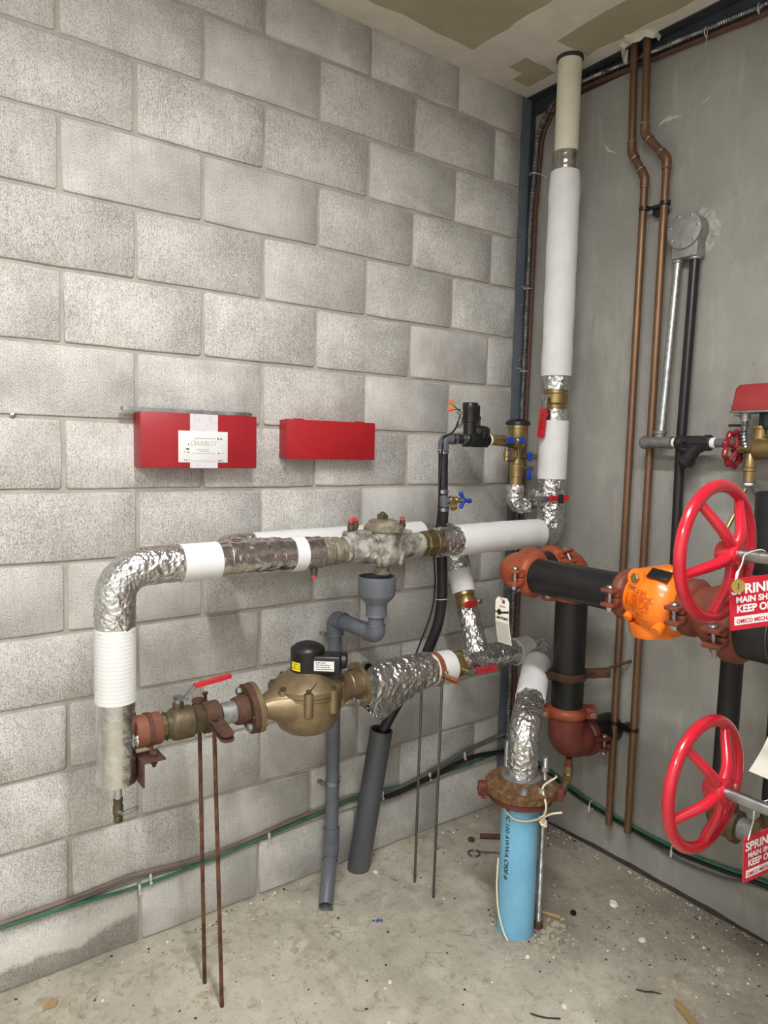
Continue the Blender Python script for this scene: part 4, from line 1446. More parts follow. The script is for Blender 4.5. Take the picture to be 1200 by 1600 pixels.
t = thing('cream_tie_wire', (BXC, BYC, .42), 'cream insulated wire knotted round blue pipe and tie rod', 'wire')
wr = MB()
pts = [surf(-1.9, .475, .075), surf(-1.35, .452, .066), surf(-.9, .428, .064), surf(-.3, .408, .064), surf(.3, .405, .066), surf(.75, .409, .073), surf(1.0, .412, .088), surf(.95, .405, .100), surf(.78, .402, .096), surf(.95, .416, .09), surf(1.15, .428, .105), surf(1.30, .434, .135)]
wr.tube(spline(pts), .0032, 8)
part('wrapped_wire', wr, MWIREC, t)
wr = MB()
pts = [surf(1.7, .528, .110), surf(1.45, .535, .108), surf(1.2, .530, .094), surf(.86, .522, .090), surf(.72, .508, .104), surf(.70, .478, .121), surf(.73, .445, .112), surf(.72, .425, .092), surf(.84, .414, .082), surf(.98, .400, .098), surf(.86, .398, .104), surf(.74, .412, .090)]
wr.tube(spline(pts), .0032, 8)
part('looped_wire', wr, MWIREC, t)
wr = MB()
pts = [surf(-1.75, .23, .064), surf(-1.5, .20, .064), surf(-1.3, .14, .066), surf(-1.0, .08, .066), surf(-.6, .03, .068), surf(-.3, .004, .074)]
wr.tube(spline(pts), .0030, 8)
part('trailing_wire', wr, MWIREC, t)

# ================================================================== FIRE SPRINKLER MAIN
PXM, PZM = -.560, 1.165
VXM, VYM = -.268, -.513
YE = -.495
RP = .057


def coupling(par, c, ax, r, wd=.046, bolt_dir=(-1, 0, 0), mt=None, bolts=True, bl=.062, name='coupling', ears=True):
    """grooved coupling: ring of two halves with ears and long bolts"""
    c, ax, bd = V(c), unit(ax), unit(bolt_dir)
    vb = ax.cross(bd).normalized()
    b = MB()
    h = wd / 2
    b.lathe(c - ax * h, ax, [(0, r - .004), (.003, r + .004), (.008, r + .012), (.014, r + .016), (wd - .014, r + .016), (wd - .008, r + .012), (wd - .003, r + .004), (wd, r - .004)], 44)
    Mx = Matrix((bd, ax, vb)).transposed()
    for sg in ((-1, 1) if ears else ()):
        e = c + bd * (sg * (r + .026))
        for v_ in (-1, 1):
            b.box(e + vb * (v_ * .020), (.044, wd * .86, .011), .003, Mx)
            b.box(e - bd * (sg * .014) + vb * (v_ * .010), (.022, wd * .9, .018), .003, Mx)
    o = part(name, b, mt or MORCPL, par, 40)
    if bolts:
        for sg in (-1, 1):
            e = c + bd * (sg * (r + .030))
            q = MB()
            up_ = vb if vb.z > 0 or abs(vb.z) < .1 else -vb
            a0 = e + up_ * .030
            q.lathe(a0 - up_ * .004, up_, [(0, .012), (.003, .0125), (.007, .010), (.009, .004)], 16)
            q.cyl(a0, e - up_ * (bl - .024), .0055, 10)
            q.lathe(e - up_ * .038, up_, [(0, .0105), (.012, .0105)], 6)
            part('bolt', q, MSTEEL, o)
    return o


t = thing('sprinkler_main_pipe', (VXM, VYM, .45), 'black steel sprinkler main with orange couplings crossing in front of the corner', 'pipe')
part('vertical_pipe', MB().tube([(VXM, VYM, .60), (VXM, VYM, 1.08)], RP, 40, step=.1), MBLACKP2, t)
part('top_elbow', MB().tube([(VXM, VYM, 1.065), (VXM, VYM, PZM), (VXM - .10, YE, PZM)], RP + .004, 40, fil=.085), MORCPL, t)
part('nipple', MB().cyl((VXM - .08, YE, PZM), (PXM + .08, YE, PZM), RP - .001, 40), MBLACKP, t)
part('corner_elbow', MB().tube([(PXM + .095, YE, PZM), (PXM, YE, PZM), (PXM, YE - .09, PZM)], RP + .004, 40, fil=.082), MORCPL, t)
part('horizontal_pipe', MB().tube([(PXM, YE - .07, PZM), (PXM, -.975, PZM)], RP, 44, step=.1), MBLACKP, t)
coupling(t, (VXM, VYM, 1.055), (0, 0, 1), RP, bolt_dir=(-.75, .66, 0), bolts=True)
coupling(t, (VXM - .098, YE, PZM), (1, 0, 0), RP, bolt_dir=(0, -.86, .5))
coupling(t, (PXM + .092, YE, PZM), (1, 0, 0), RP, bolt_dir=(0, .45, .9), bolts=False, ears=False)
coupling(t, (PXM, YE - .094, PZM), (0, -1, 0), RP)
coupling(t, (PXM, -.945, PZM), (0, -1, 0), RP, mt=MBROWNF)
# bottom elbow and stub into the concrete wall
ZB = .510
part('bottom_elbow', MB().tube([(VXM, VYM, .615), (VXM, VYM, ZB), (VXM + .11, VYM, ZB)], RP + .007, 40, fil=.086), MDARKRED, t, label='dark red elbow')
coupling(t, (VXM, VYM, .628), (0, 0, 1), RP, bolt_dir=(.8, -.6, 0))
coupling(t, (VXM + .112, VYM, ZB), (1, 0, 0), RP, bolt_dir=(0, -1, 0), mt=MDARKRED)
part('wall_stub', MB().cyl((VXM + .10, VYM, ZB), (.0, VYM, ZB), RP, 36), MBLACKP, t)

t = thing('rusty_riser_clamp', (VXM, VYM, .765), 'rusty riser clamp bolted round the black vertical pipe', 'clamp')
b = MB()
b.lathe((VXM, VYM, .752), (0, 0, 1), [(0, RP), (0, RP + .006), (.028, RP + .006), (.028, RP)], 36)
for sg in (-1, 1):
    d = unit((.90 * sg, -.44 * sg, 0))
    n_ = V((-d.y, d.x, 0))
    Mx = Matrix((d, n_, V((0, 0, 1)))).transposed()
    for o_ in (-.012, .012):
        b.box(V((VXM, VYM, .766)) + d * (RP + .050) + n_ * o_, (.105, .007, .030), .002, Mx)
part('band', b, MRUST, t, 30)
for sg in (-1, 1):
    d = unit((.90 * sg, -.44 * sg, 0))
    n_ = V((-d.y, d.x, 0))
    q = V((VXM, VYM, .766)) + d * (RP + .030)
    part('bolt', MB().bolt(q - n_ * .024, q + n_ * .03, .006, .012), MRUST, t)
part('anchor_rod', MB().cyl((VXM + .12, VYM - .05, .772), (-.0, VYM - .075, .79), .005, 10), MRUSTROD, t)

t = thing('elbow_drain_fitting', (VXM, VYM, .40), 'small brass angled drain fitting under the dark red elbow', 'pipe fitting')
part('stub', MB().cyl((VXM + .012, VYM - .012, .452), (VXM + .012, VYM - .012, .415), .012, 16), MDARKRED, t)
b = MB()
b.tube([(VXM + .012, VYM - .012, .425), (VXM + .012, VYM - .012, .385), (VXM - .026, VYM - .030, .368)], .0165, 18, fil=.02)
part('elbow', b, MBRASS, t)
b = MB()
b.lathe((VXM - .020, VYM - .028, .371), (-.78, -.2, -.5), [(0, .0175), (.010, .0175), (.012, .0145), (.026, .0145), (.028, .017), (.040, .017), (.042, .012)], 8)
part('cap', b, MOLDBR2, t)

# ---- orange check valve
t = thing('orange_check_valve', (PXM, -1.045, PZM), 'glossy orange cast check valve in the sprinkler main', 'valve')
b = MB()
yv0 = -.965
b.lathe((PXM, yv0, PZM), (0, -1, 0), [(0, .058), (.012, .058), (.014, .066), (.030, .072), (.044, .076), (.052, .086), (.075, .097), (.105, .099), (.130, .092), (.150, .080), (.160, .066), (.163, .058), (.180, .058)], 52)
b.lathe((PXM, yv0 - .070, PZM - .052), (.12, -.10, -1), [(0, .074), (.030, .074), (.040, .070), (.044, .05)], 36)
b.tube([(PXM - .078, yv0 - .052, PZM + .066), (PXM + .078, yv0 - .052, PZM + .066)], .025, 20)
b.box((PXM, yv0 - .098, PZM + .078), (.090, .085, .034), .014, Matrix.Rotation(-.18, 3, 'X'), 3)
part('body', b, MORANGE, t, 50)
b = MB()
b.lathe((PXM - .074, yv0 - .052, PZM + .066), (-1, 0, 0), [(0, .013), (.010, .013), (.013, .010)], 6)
part('hinge_plug', b, MBRASS, t)
b = MB().lathe((PXM - .070, yv0 - .130, PZM - .050), (-1, 0, -.55), [(0, .016), (.026, .016), (.029, .013)], 20)
part('boss', b, MORANGE, t)
b = MB().lathe((PXM - .052, yv0 - .022, PZM - .042), (-1, 0, -.75), [(0, .013), (.014, .013), (.017, .010)], 18)
part('boss', b, MORANGE, t)
nb_ = unit((-.60, -.12, .79))
ub_ = unit(V((0, -1, 0)) - nb_ * V((0, -1, 0)).dot(nb_))
part('black_plate', MB().box(V((PXM, yv0 - .100, PZM)) + nb_ * .1035, (.058, .034, .006), .0008, Matrix((ub_, nb_.cross(ub_), nb_)).transposed()), MBLKPL, t)


def onbody(x, y, z, y0, z0, r0=None):
    """wrap raised lettering on the camera side of the valve; x runs along -Y, y up"""
    yy = y0 - x
    d = yv0 - yy
    prof = [(0, .058), (.014, .066), (.030, .072), (.044, .076), (.052, .086), (.075, .097), (.105, .099), (.130, .092), (.150, .080)]
    r = prof[-1][1]
    for (a0, ra), (a1, rb_) in zip(prof, prof[1:]):
        if a0 <= d <= a1:
            r = ra + (rb_ - ra) * (d - a0) / (a1 - a0)
    zz = z0 + y
    ph = zz / r
    return V((PXM - math.cos(ph) * (r + .0003 + z * 1.0), yy, PZM + math.sin(ph) * (r + .0003 + z)))


b = MB()
for s_, y0, z0, sz_ in (('4 IN', yv0 - .064, .026, .018), ('CHECK', yv0 - .053, .009, .019), ('VALVE', yv0 - .054, -.008, .019), ('D I', yv0 - .068, -.031, .017), ('J', yv0 - .022, .010, .017), ('0 3', yv0 - .019, -.010, .017)):
    b.text(s_, sz_, lambda x, y, z, y0=y0, z0=z0: onbody(x, y, z, y0, z0), .0006, .0026)
for z0 in (-.013, -.038):
    b.text('__', .030, lambda x, y, z, z0=z0: onbody(x * 1.6, y, z, yv0 - .058, z0), .0004, .0016)
part('raised_lettering', b, MORANGEL, t)

# ---- reducer and large pipe towards the camera
t = thing('reducing_fitting', (PXM, -1.20, 1.15), 'brown-red reducing fitting with two bolted couplings behind the large wheel', 'pipe fitting')
ZR = 1.150
b = MB()
b.lathe((PXM, -1.150, PZM), (0, -1, -.12), [(0, .060), (.02, .062), (.065, .086), (.085, .090), (.11, .090)], 44)
part('reducer', b, MBROWNF, t)
coupling(t, (PXM, -1.143, PZM), (0, -1, 0), RP + .004, mt=MBROWNF, bolt_dir=(-1, 0, -.1))
coupling(t, (PXM, -1.262, ZR), (0, -1, 0), .086, wd=.056, mt=MBROWNF, bolt_dir=(-.98, 0, -.18), bl=.075)
part('large_pipe', MB().tube([(PXM, -1.245, ZR), (PXM, YF, ZR)], .084, 48, step=.3), MBLACKP, t, label='large dark steel pipe')

# ---- gate valve handwheels (stems run along the pipe direction, out of view to the right)


def gate_valve(cx, cz, label, wob_):
    t = thing('gate_valve', (cx, -2.06, cz), label, 'valve')
    yr, yh = -1.372, -1.412
    rim = part('handwheel', MB().torus((cx, yr, cz), (0, 1, 0), .137, .0135, 72, 16, .9), MREDW, t)
    b = MB()
    b.lathe((cx, yh + .034, cz), (0, -1, 0), [(0, .022), (.006, .026), (.036, .027), (.040, .024), (.046, .024)], 28)
    part('hub', b, MREDW, rim)
    for k in range(5):
        a_ = math.radians(54 + wob_ + 72 * k)
        d = V((math.cos(a_), 0, math.sin(a_)))
        p0 = V((cx, yh + .006, cz)) + d * .015
        p1 = V((cx, yh + .010, cz)) + d * .055
        p2 = V((cx, yr - .004, cz)) + d * .118
        p3 = V((cx, yr, cz)) + d * .136
        b = MB().tube(spline([p0, p1, p2, p3], 5), lambda q, l: .0125 - .003 * q, 12)
        part('spoke', b, MREDW, rim)
    part('stem', MB().cyl((cx, yh + .01, cz), (cx, -1.95, cz), .0125, 20), MSTEEL, t, label='bright steel stem')
    b = MB()
    b.lathe((cx, -1.80, cz), (0, -1, 0), [(0, .022), (.01, .03), (.02, .03)], 24)
    for sg in (-1, 1):
        b.tube([(cx + sg * .02, -1.81, cz), (cx + sg * .055, -1.84, cz), (cx + sg * .06, -1.96, cz)], .010, 12, fil=.02)
    part('yoke', b, MDARKRED, t)
    b = MB()
    b.lathe((cx, -1.95, cz), (0, -1, 0), [(0, .095), (.02, .095), (.022, .07), (.06, .075), (.12, .09), (.16, .085), (.2, .05), (.21, .02)], 36)
    b.cyl((cx, -2.06, cz - .19), (cx, -2.06, cz + .19), .075, 36)
    for s_ in (-1, 1):
        b.cyl((cx, -2.06, cz + s_ * .19), (cx, -2.06, cz + s_ * .165), .115, 36)
    part('body', b, MDARKRED, t)
    return t


W1, W2 = (-.888, 1.364), (-.877, .862)
gate_valve(W1[0], W1[1], 'upper of the two gate valves with large red handwheel', 0)
gate_valve(W2[0], W2[1], 'lower of the two gate valves with large red handwheel', 4)
t = thing('valve_column_pipe', (-.88, -2.06, 0), 'dark red vertical pipe carrying the two gate valves', 'pipe')
part('lower_spool', MB().cyl((W2[0], -2.06, 0), (W2[0], -2.06, W2[1] - .19), .075, 36), MDARKRED, t)
part('middle_spool', MB().cyl((W2[0], -2.06, W2[1] + .19), (W1[0], -2.06, W1[1] - .19), .075, 36), MDARKRED, t)
part('upper_spool', MB().cyl((W1[0], -2.06, W1[1] + .19), (W1[0], -2.06, CEIL), .075, 36), MDARKRED, t)

# ---- red shut-off signs


def sign(o, U, W, nm, label, disc):
    """o is the upper-left corner, U runs right, W runs down"""
    o, U, W = V(o), unit(U), unit(W)
    Nn = U.cross(W).normalized()
    if Nn.y > 0:
        Nn = -Nn
    t = thing('sprinkler_sign', tuple(o), label, 'sign')
    wd, ht = .165, .100
    r_ = .004
    outl = []
    for cx, cy, a0 in ((r_, r_, 180), (wd - r_, r_, 270), (wd - r_, ht - r_, 0), (r_, ht - r_, 90)):
        for k in range(4):
            a_ = math.radians(a0 + 30 * k)
            outl.append((cx + r_ * math.cos(a_), cy + r_ * math.sin(a_)))
    b = MB()
    k = len(outl)
    vs = [o + U * x + W * y for x, y in outl]
    b.v = vs + [v_ - Nn * .0025 for v_ in vs]
    b.f = [tuple(range(k)), tuple(range(2 * k - 1, k - 1, -1))] + [(i, (i + 1) % k, (i + 1) % k + k, i + k) for i in range(k)]
    pl = part('plate', b, MTAGRED, t)
    mp = lambda x0, y0: (lambda x, y, z: o + U * (x0 + x) + W * (y0 - y) + Nn * .0006)
    b = MB()
    b.text('SPRINKLER', .0262, mp(.003, .030), .0009, 0, fit=.140)
    b.text('MAIN SHUT-OFF', .0165, mp(.012, .047), .0006, 0, fit=.128)
    b.text('KEEP OPEN', .0200, mp(.013, .066), .0008, 0, fit=.101)
    b.box(o + U * .082 + W * .082 + Nn * .0003, (.148, .0004, .0165), 0, Matrix((U, Nn, -W)).transposed())
    part('lettering', b, MTAGWH, pl)
    b = MB().text('OMICO MECHANICAL', .0110, lambda x, y, z: o + U * (.012 + x) + W * (.0868 - y) + Nn * .0009, .0003, 0, fit=.104)
    part('company_line', b, MTAGRED, pl)
    return t, Nn


o1 = V((-.998, -1.460, 1.330))
t, Nn = sign(o1, (.90, -.42, .10), (.09, -.04, -1), 'a', 'red SPRINKLER MAIN SHUT-OFF sign hanging from the upper wheel stem', True)
dc = o1 + V((.001, -.016, -.010))
dn_ = unit((-.66, -.75, 0))
du_ = unit((.75, -.66, 0))
b = MB().lathe(dc, dn_, [(0, .0128), (.0016, .0128)], 32)
dsc = part('brass_disc', b, MTAGBR, t, label='round brass number disc')
part('number', MB().text('1', .017, lambda x, y, z: dc + du_ * (x - .004) + dn_ * .0020 + V((0, 0, y - .006)), .0003), MOLDBR, dsc)
b = MB().tube(spline([o1 + V((.006, -.010, .002)), o1 + V((.016, -.008, .016)), o1 + V((.034, -.004, .028)), o1 + V((.052, .0, .044)), (-.905, -1.462, W1[1] + .016), (-.884, -1.466, W1[1] + .014), (-.872, -1.466, W1[1])]), .0013, 6)
b.tube(spline([o1 + V((.002, -.010, .0)), o1 + V((.012, -.006, .012)), o1 + V((.016, -.008, .018))]), .0013, 6)
part('string', b, MZIP, t)
o2 = V((-.880, -1.465, .784))
t, Nn = sign(o2, (.97, -.14, .03), (.06, 0, -1), 'b', 'red SPRINKLER sign hanging askew from the lower wheel stem', False)
b = MB().tube(spline([o2 + V((.006, -.004, -.004)), o2 + V((.03, .0, .025)), o2 + V((.05, .0, .06)), (-.800, -1.52, .875), (-.862, -1.53, .872)]), .0013, 6)
part('string', b, MZIP, t)

# curled paper tag at the right edge
b = MB()
p0 = V((-.575, -1.368, 1.03))
NXc, NZc = 8, 18
for j in range(NZc + 1):
    a = j / NZc
    for i in range(NXc + 1):
        u_ = i / NXc
        b.v.append(p0 + V((-.16 * max(0, a - .35) ** 1.6 - .006 * u_, .020 * a ** 2 - .048 * u_, -.21 * a)) + V((.02 * math.sin(a * 2), 0, 0)))
for j in range(NZc):
    for i in range(NXc):
        a = j * (NXc + 1) + i
        b.f.append((a, a + 1, a + NXc + 2, a + NXc + 1))
t = thing('paper_inspection_tag', tuple(p0), 'curled white paper tag hanging between the two large wheels', 'tag')
part('paper', b, MTAGP, t)
b = MB().torus((PXM, -1.368, ZR), (0, 1, 0), .0855, .0012, 48, 6)
b.tube([(PXM, -1.368, ZR - .085), p0 + V((0, -.02, -.002))], .0012, 6)
part('wire_loop', b, MROD, t)

# ---- service tag on the corner elbow coupling
t = thing('service_tag', (-.650, -.545, 1.1), 'white card inspection tag with black band hanging from the orange elbow', 'tag')
o_ = V((-.652, -.513, 1.092))
U_ = unit((-.05, -1, .02))
W_ = unit((-.03, -.14, -1))
Nn = U_.cross(W_).normalized()
if Nn.x > 0:
    Nn = -Nn
Wt, Ht = .064, .148
outl = [(.012, -.002), (Wt * .8, -.006), (Wt, .014), (Wt, Ht), (0, Ht), (0, .014)]
b = MB()
for j in range(13):
    a = j / 12
    cv = .006 * math.sin(a * 3.4)
    for i in range(5):
        x = Wt * i / 4
        if j == 0:
            x = .010 + (Wt - .020) * i / 4
        b.v.append(o_ + U_ * x + W_ * (Ht * a) + Nn * cv)
for j in range(12):
    for i in range(4):
        a = j * 5 + i
        b.f.append((a, a + 1, a + 6, a + 5))
card = part('card', b, MTAGP, t)


def tagmap(x0, y0, off=.0012):
    return lambda x, y, z: o_ + U_ * (x0 + x) + W_ * (y0 - y) + Nn * (.006 * math.sin((y0 - y) / Ht * 3.4) + off)


b = MB()
b.text('1-800-770-8675', .0110, tagmap(.0030, .069), .0005, fit=.058)
b.text('SPRINKLER', .0055, tagmap(.022, .030), .0001)
tm = tagmap(0, 0)
for (x0, x1, y0, y1) in ((.0, .013, .046, .050), (.028, .064, .044, .0505)):
    o0 = len(b.v)
    for x, y in ((x0, y0), (x1, y0), (x1, y1), (x0, y1)):
        b.v.append(tm(x, -(y - (x * .18 if x0 > .02 else 0) + (.006 if x0 > .02 else 0)), 0))
    b.f.append((o0, o0 + 1, o0 + 2, o0 + 3))
o0 = len(b.v)
for k in range(20):
    a_ = 2 * PI * k / 20
    b.v.append(tagmap(0, 0, .0016)(.020 + .0095 * math.cos(a_), -(.047 + .0095 * math.sin(a_)), 0))
b.f.append(tuple(range(o0, o0 + 20)))
part('print', b, MINK, card)
b = MB()
for k in range(15):
    y = .080 + k * .0045
    o0 = len(b.v)
    for x, yy in ((.004, y), (.060, y), (.060, y + .0011), (.004, y + .0011)):
        b.v.append(tm(x, -yy, 0))
    b.f.append((o0, o0 + 1, o0 + 2, o0 + 3))
for x in (.004, .018, .032, .046, .0595):
    for k in range(14):
        y = .080 + k * .0045
        o0 = len(b.v)
        for xx, yy in ((x, y), (x + .0006, y), (x + .0006, y + .0045), (x, y + .0045)):
            b.v.append(tm(xx, -yy, 0))
        b.f.append((o0, o0 + 1, o0 + 2, o0 + 3))
part('table_lines', b, mat('table_ink', (104, 96, 90), None, .7), card)
b = MB().lathe(o_ + U_ * .040 + W_ * .012 + Nn * .0035, Nn, [(0, .0062), (.001, .0062), (.0012, .0035)], 18)
part('eyelet', b, MREDINK, card)
b = MB().tube(spline([o_ + U_ * .040 + W_ * .012 + Nn * .004, o_ + U_ * .028 + W_ * -.010 + Nn * .006, (-.652, -.552, 1.125), (-.640, -.575, 1.137), (-.640, -.605, 1.128), (-.655, -.588, 1.112), o_ + U_ * .042 + W_ * .010 + Nn * -.002]), .0009, 6)
part('wire_loop', b, MROD, t)

# ================================================================== RIGHT WALL
# ---- copper lines
def copper(name, pts, r, label):
    t = thing('copper_pipe', pts[-1], label, 'pipe', 'copper pipes on the concrete wall')
    P = [V(p_) for p_ in pts]
    part('tube', MB().tube(P, r, 18, fil=.03), MCOPPER, t)
    for i in (1, 2):
        d0 = (P[i - 1] - P[i]).normalized()
        d1 = (P[i + 1] - P[i]).normalized()
        b = MB().tube([P[i] + d0 * .034, P[i], P[i] + d1 * .034], r + .0024, 18, fil=.03)
        e = part('elbow_fitting', b, MCOPPER, t)
        b = MB()
        b.torus(P[i] + d0 * .034, d0, r + .0016, .0022, 18, 6)
        b.torus(P[i] + d1 * .034, d1, r + .0016, .0022, 18, 6)
        part('solder', b, MSOLDER, e)
    return t


copper('a', [(-.048, -.500, CEIL), (-.050, -.512, 2.64), (-.050, -.572, 2.535), (-.050, -.563, .155)], .0135, 'copper pipe nearer the corner on the concrete wall')
copper('b', [(-.055, -.556, CEIL), (-.050, -.562, 2.685), (-.050, -.655, 2.575), (-.050, -.646, .160)], .0135, 'copper pipe farther from the corner, next to the junction box')
for (z_, lab, y0, y1) in ((2.425, 'upper black double clamp holding the two copper pipes', -.576, -.658), (.555, 'lower black double clamp holding the two copper pipes', -.563, -.646)):
    t = thing('pipe_clamp', (-.03, (y0 + y1) / 2, z_), lab, 'clamp')
    b = MB()
    for y_ in (y0, y1):
        b.lathe((-.050, y_, z_ - .006), (0, 0, 1), [(0, .0140), (0, .0185), (.012, .0185), (.012, .0140)], 22)
    b.box((-.040, (y0 + y1) / 2, z_), (.012, abs(y1 - y0) - .02, .011), .002)
    part('band', b, MBLKPL, t, 25)
    part('wall_block', MB().box((-.018, (y0 + y1) / 2 - .004, z_ - .012), (.036, .044, .028), .003), MBLKPL, t)
# torn opening and putty at the ceiling where the copper pipes go through
b = MB()
ring = []
prnd = random.Random(9)
for k in range(15):
    a_ = PI * .42 + k * PI * 1.22 / 14
    ri, ro = .040 + prnd.uniform(-.006, .006), .060 + prnd.uniform(-.012, .014)
    cxp, cyp = -.052, -.527
    drop = .014 + .040 * max(0, 1 - k / 3.5) + prnd.uniform(0, .012)
    ring.append([(cxp + ri * math.cos(a_), cyp + (ri + .022) * math.sin(a_), CEIL - drop), (cxp + ro * math.cos(a_), cyp + (ro + .022) * math.sin(a_), CEIL - drop * .35), (cxp + ro * math.cos(a_), cyp + (ro + .022) * math.sin(a_), CEIL), (cxp + (ri - .006) * math.cos(a_), cyp + (ri + .016) * math.sin(a_), CEIL)])
for r_ in ring:
    b.v += [V(q) for q in r_]
for k in range(len(ring) - 1):
    for j in range(4):
        b.f.append((k * 4 + j, k * 4 + (j + 1) % 4, (k + 1) * 4 + (j + 1) % 4, (k + 1) * 4 + j))
b.f += [(0, 1, 2, 3), tuple(4 * (len(ring) - 1) + j for j in (3, 2, 1, 0))]
solo('ceiling_putty', b, MPUTTY, (-.075, -.51, CEIL), 'torn pale putty around the copper pipes at the ceiling', 'putty')

# ---- flexible conduit and brown cable in the corner and along the ceiling
cp = fillet([(-.0195, -1.9, 2.935), (-.0195, -.94, 2.950), (-.0195, -.30, 2.986), (-.021, -.13, 2.988), (-.032, -.045, 2.86), (-.038, -.030, 2.55), (-.041, -.028, 1.85), (-.045, -.026, 1.30), (-.05, -.026, .30)], .13, 9)
b = MB().tube(cp, lambda a, l: .0100 + .0026 * math.sin(l * 2 * PI / .0085), 8, step=.0021)
solo('flexible_conduit', b, MFLEX, (-.04, -.03, 1.5), 'ribbed metal flexible conduit in the corner and under the ceiling angle', 'conduit')
cp2 = [p_ + (V((.004, 0, -.023)) if p_.z > 2.93 else V((.021, -.006, 0))) for p_ in cp]
b = MB().tube(spline(cp2[::2] + [cp2[-1]], 4), .0088, 10)
solo('brown_cable', b, MBRCBL, (-.02, -.03, 1.6), 'brown cable running beside the ribbed flexible conduit', 'cable')
for i, (c_, ax, tail) in enumerate((((-.0195, -.757, 2.950), (0, 1, 0), V((-.02, -.01, -.06))), ((-.0195, -.93, 2.944), (0, 1, 0), V((-.01, 0, -.02))), ((-.038, -.036, 2.70), (0, 0, 1), V((.03, -.05, -.02))), ((-.040, -.030, 2.24), (0, 0, 1), V((-.03, 0, .005))), ((-.042, -.030, 1.90), (0, 0, 1), V((-.04, 0, .015))))):
    b = MB()
    b.torus(c_, ax, .0165, .0018, 22, 6)
    b.tube(spline([V(c_) + V((-.014, -.008, 0)), V(c_) + V((-.018, -.012, 0)) + tail * .5, V(c_) + V((-.018, -.01, -.006)) + tail]), .0014, 5)
    lab = ('pale zip tie on the ceiling conduit with a long drooping tail', 'pale zip tie on the ceiling conduit at the right frame edge', 'pale zip tie on the conduit near the ceiling corner', 'pale zip tie round the corner conduit at mid height', 'pale zip tie on the corner conduit above the vacuum breaker')[i]
    solo('zip_tie', b, MZIP, tuple(c_), lab, 'zip tie', 'zip ties on the conduit')

# ---- round junction box with its two pipes
JY, JZ = -.745, 2.312
t = thing('round_junction_box', (-.03, JY, JZ), 'round grey cast junction box with screwed lid on the concrete wall', 'junction box')
b = MB()
b.lathe((0.0, JY, JZ), (-1, 0, 0), [(0, .058), (.058, .058), (.060, .0605), (.066, .0605)], 44)
b.box((-.034, JY, JZ - .058), (.056, .094, .060), .008)
b.lathe((-.034, JY + .036, JZ - .082), (0, 0, -1), [(0, .019), (.012, .019), (.014, .016)], 20)
b.lathe((-.034, JY - .026, JZ - .082), (0, 0, -1), [(0, .021), (.012, .021), (.014, .018)], 20)
part('body', b, MALU, t, 35)
b = MB().lathe((-.066, JY, JZ), (-1, 0, 0), [(0, .0600), (.004, .0600), (.005, .058)], 44)
lid = part('lid', b, MALU, t)
for k in range(7):
    a_ = 2 * PI * k / 7 + .3
    b = MB().lathe((-.0708, JY + .050 * math.cos(a_), JZ + .050 * math.sin(a_)), (-1, 0, 0), [(0, .0046), (.0018, .0044), (.003, .002)], 10)
    part('screw', b, MSTEEL, lid)
b = MB()
rr = random.Random(4)
for (z0, y0, n_) in ((.030, .020, 6), (.012, .034, 4), (.002, .036, 5), (-.012, .030, 4), (-.026, .014, 6), (.008, -.016, 3)):
    y = y0
    for k in range(n_):
        w_ = rr.uniform(.003, .006)
        b.box((-.0713, JY + y - w_ / 2, JZ + z0), (.0012, w_ * .7, .0038), .0003)
        y -= w_ + .001
part('cast_marks', b, MGALV, lid)
b = MB()
NG, NR = 30, 6
for k in range(NG):
    a_ = -1.15 + 2.5 * k / (NG - 1)
    Ro = .088 + .012 * noise.noise(V((a_ * 3, 1, 0))) + .006 * noise.noise(V((a_ * 11, 2, 0)))
    for j in range(NR):
        R_ = .052 + (Ro - .052) * j / (NR - 1)
        hx = (.013 * (1 - (j / (NR - 1)) ** 2) + .006 * noise.noise(V((a_ * 9, R_ * 150, 0)))) if j < NR - 1 else -.002
        b.v.append(V((-max(hx, -.002), JY - R_ * math.cos(a_), JZ + R_ * math.sin(a_))))
for k in range(NG - 1):
    for j in range(NR - 1):
        b.f.append((k * NR + j, k * NR + j + 1, (k + 1) * NR + j + 1, (k + 1) * NR + j))
solo('patching_grout', b, MGROUT, (0, JY - .07, JZ), 'rough grout patch beside the round junction box', 'grout')

solo('galvanised_conduit', MB().cyl((-.034, JY + .036, JZ - .09), (-.075, -.706, 1.615), .0135, 20), MGALV, (-.05, -.707, 1.9), 'bright galvanised conduit below the round junction box', 'conduit')
solo('black_conduit_pipe', MB().tube([(-.034, JY - .026, JZ - .09), (-.050, -.768, 1.6), (-.050, -.772, 1.172), (-.475, -1.030, 1.168)], .0165, 20, fil=.04), MBLACKP, (-.05, -.77, 1.2), 'thin black steel pipe below the junction box passing behind check valve', 'pipe')

# ---- trim line with wye strainer and small red wheel
TX, TZ = -.092, 1.605
t = thing('galvanised_trim_pipe', (TX, -.70, TZ), 'galvanised elbow and tee joining conduit to black wye strainer', 'pipe fitting')
b = MB()
b.lathe((TX, -.640, TZ), (0, -1, 0), [(0, .006), (.003, .016), (.010, .0215), (.020, .0235), (.026, .0235), (.028, .0195), (.10, .0195), (.112, .0215), (.122, .0215)], 24)
b.lathe((TX + .014, -.705, TZ + .005), (0, 0, 1), [(0, .019), (.024, .019), (.026, .0225), (.034, .0225), (.036, .019)], 22)
part('tee', b, MCAST, t)
part('thread_tape', MB().rcyl((TX, -.765, TZ), (TX, -.782, TZ), .0165, 20, .002), MTAPEW, t)
t = thing('wye_strainer', (TX, -.84, TZ), 'black malleable wye strainer in the small pipe above the check valve', 'strainer')
b = MB()
b.lathe((TX, -.780, TZ), (0, -1, 0), [(0, .0235), (.003, .0255), (.016, .0255), (.02, .022), (.07, .024), (.095, .022), (.098, .0265), (.118, .0265), (.121, .024)], 8)
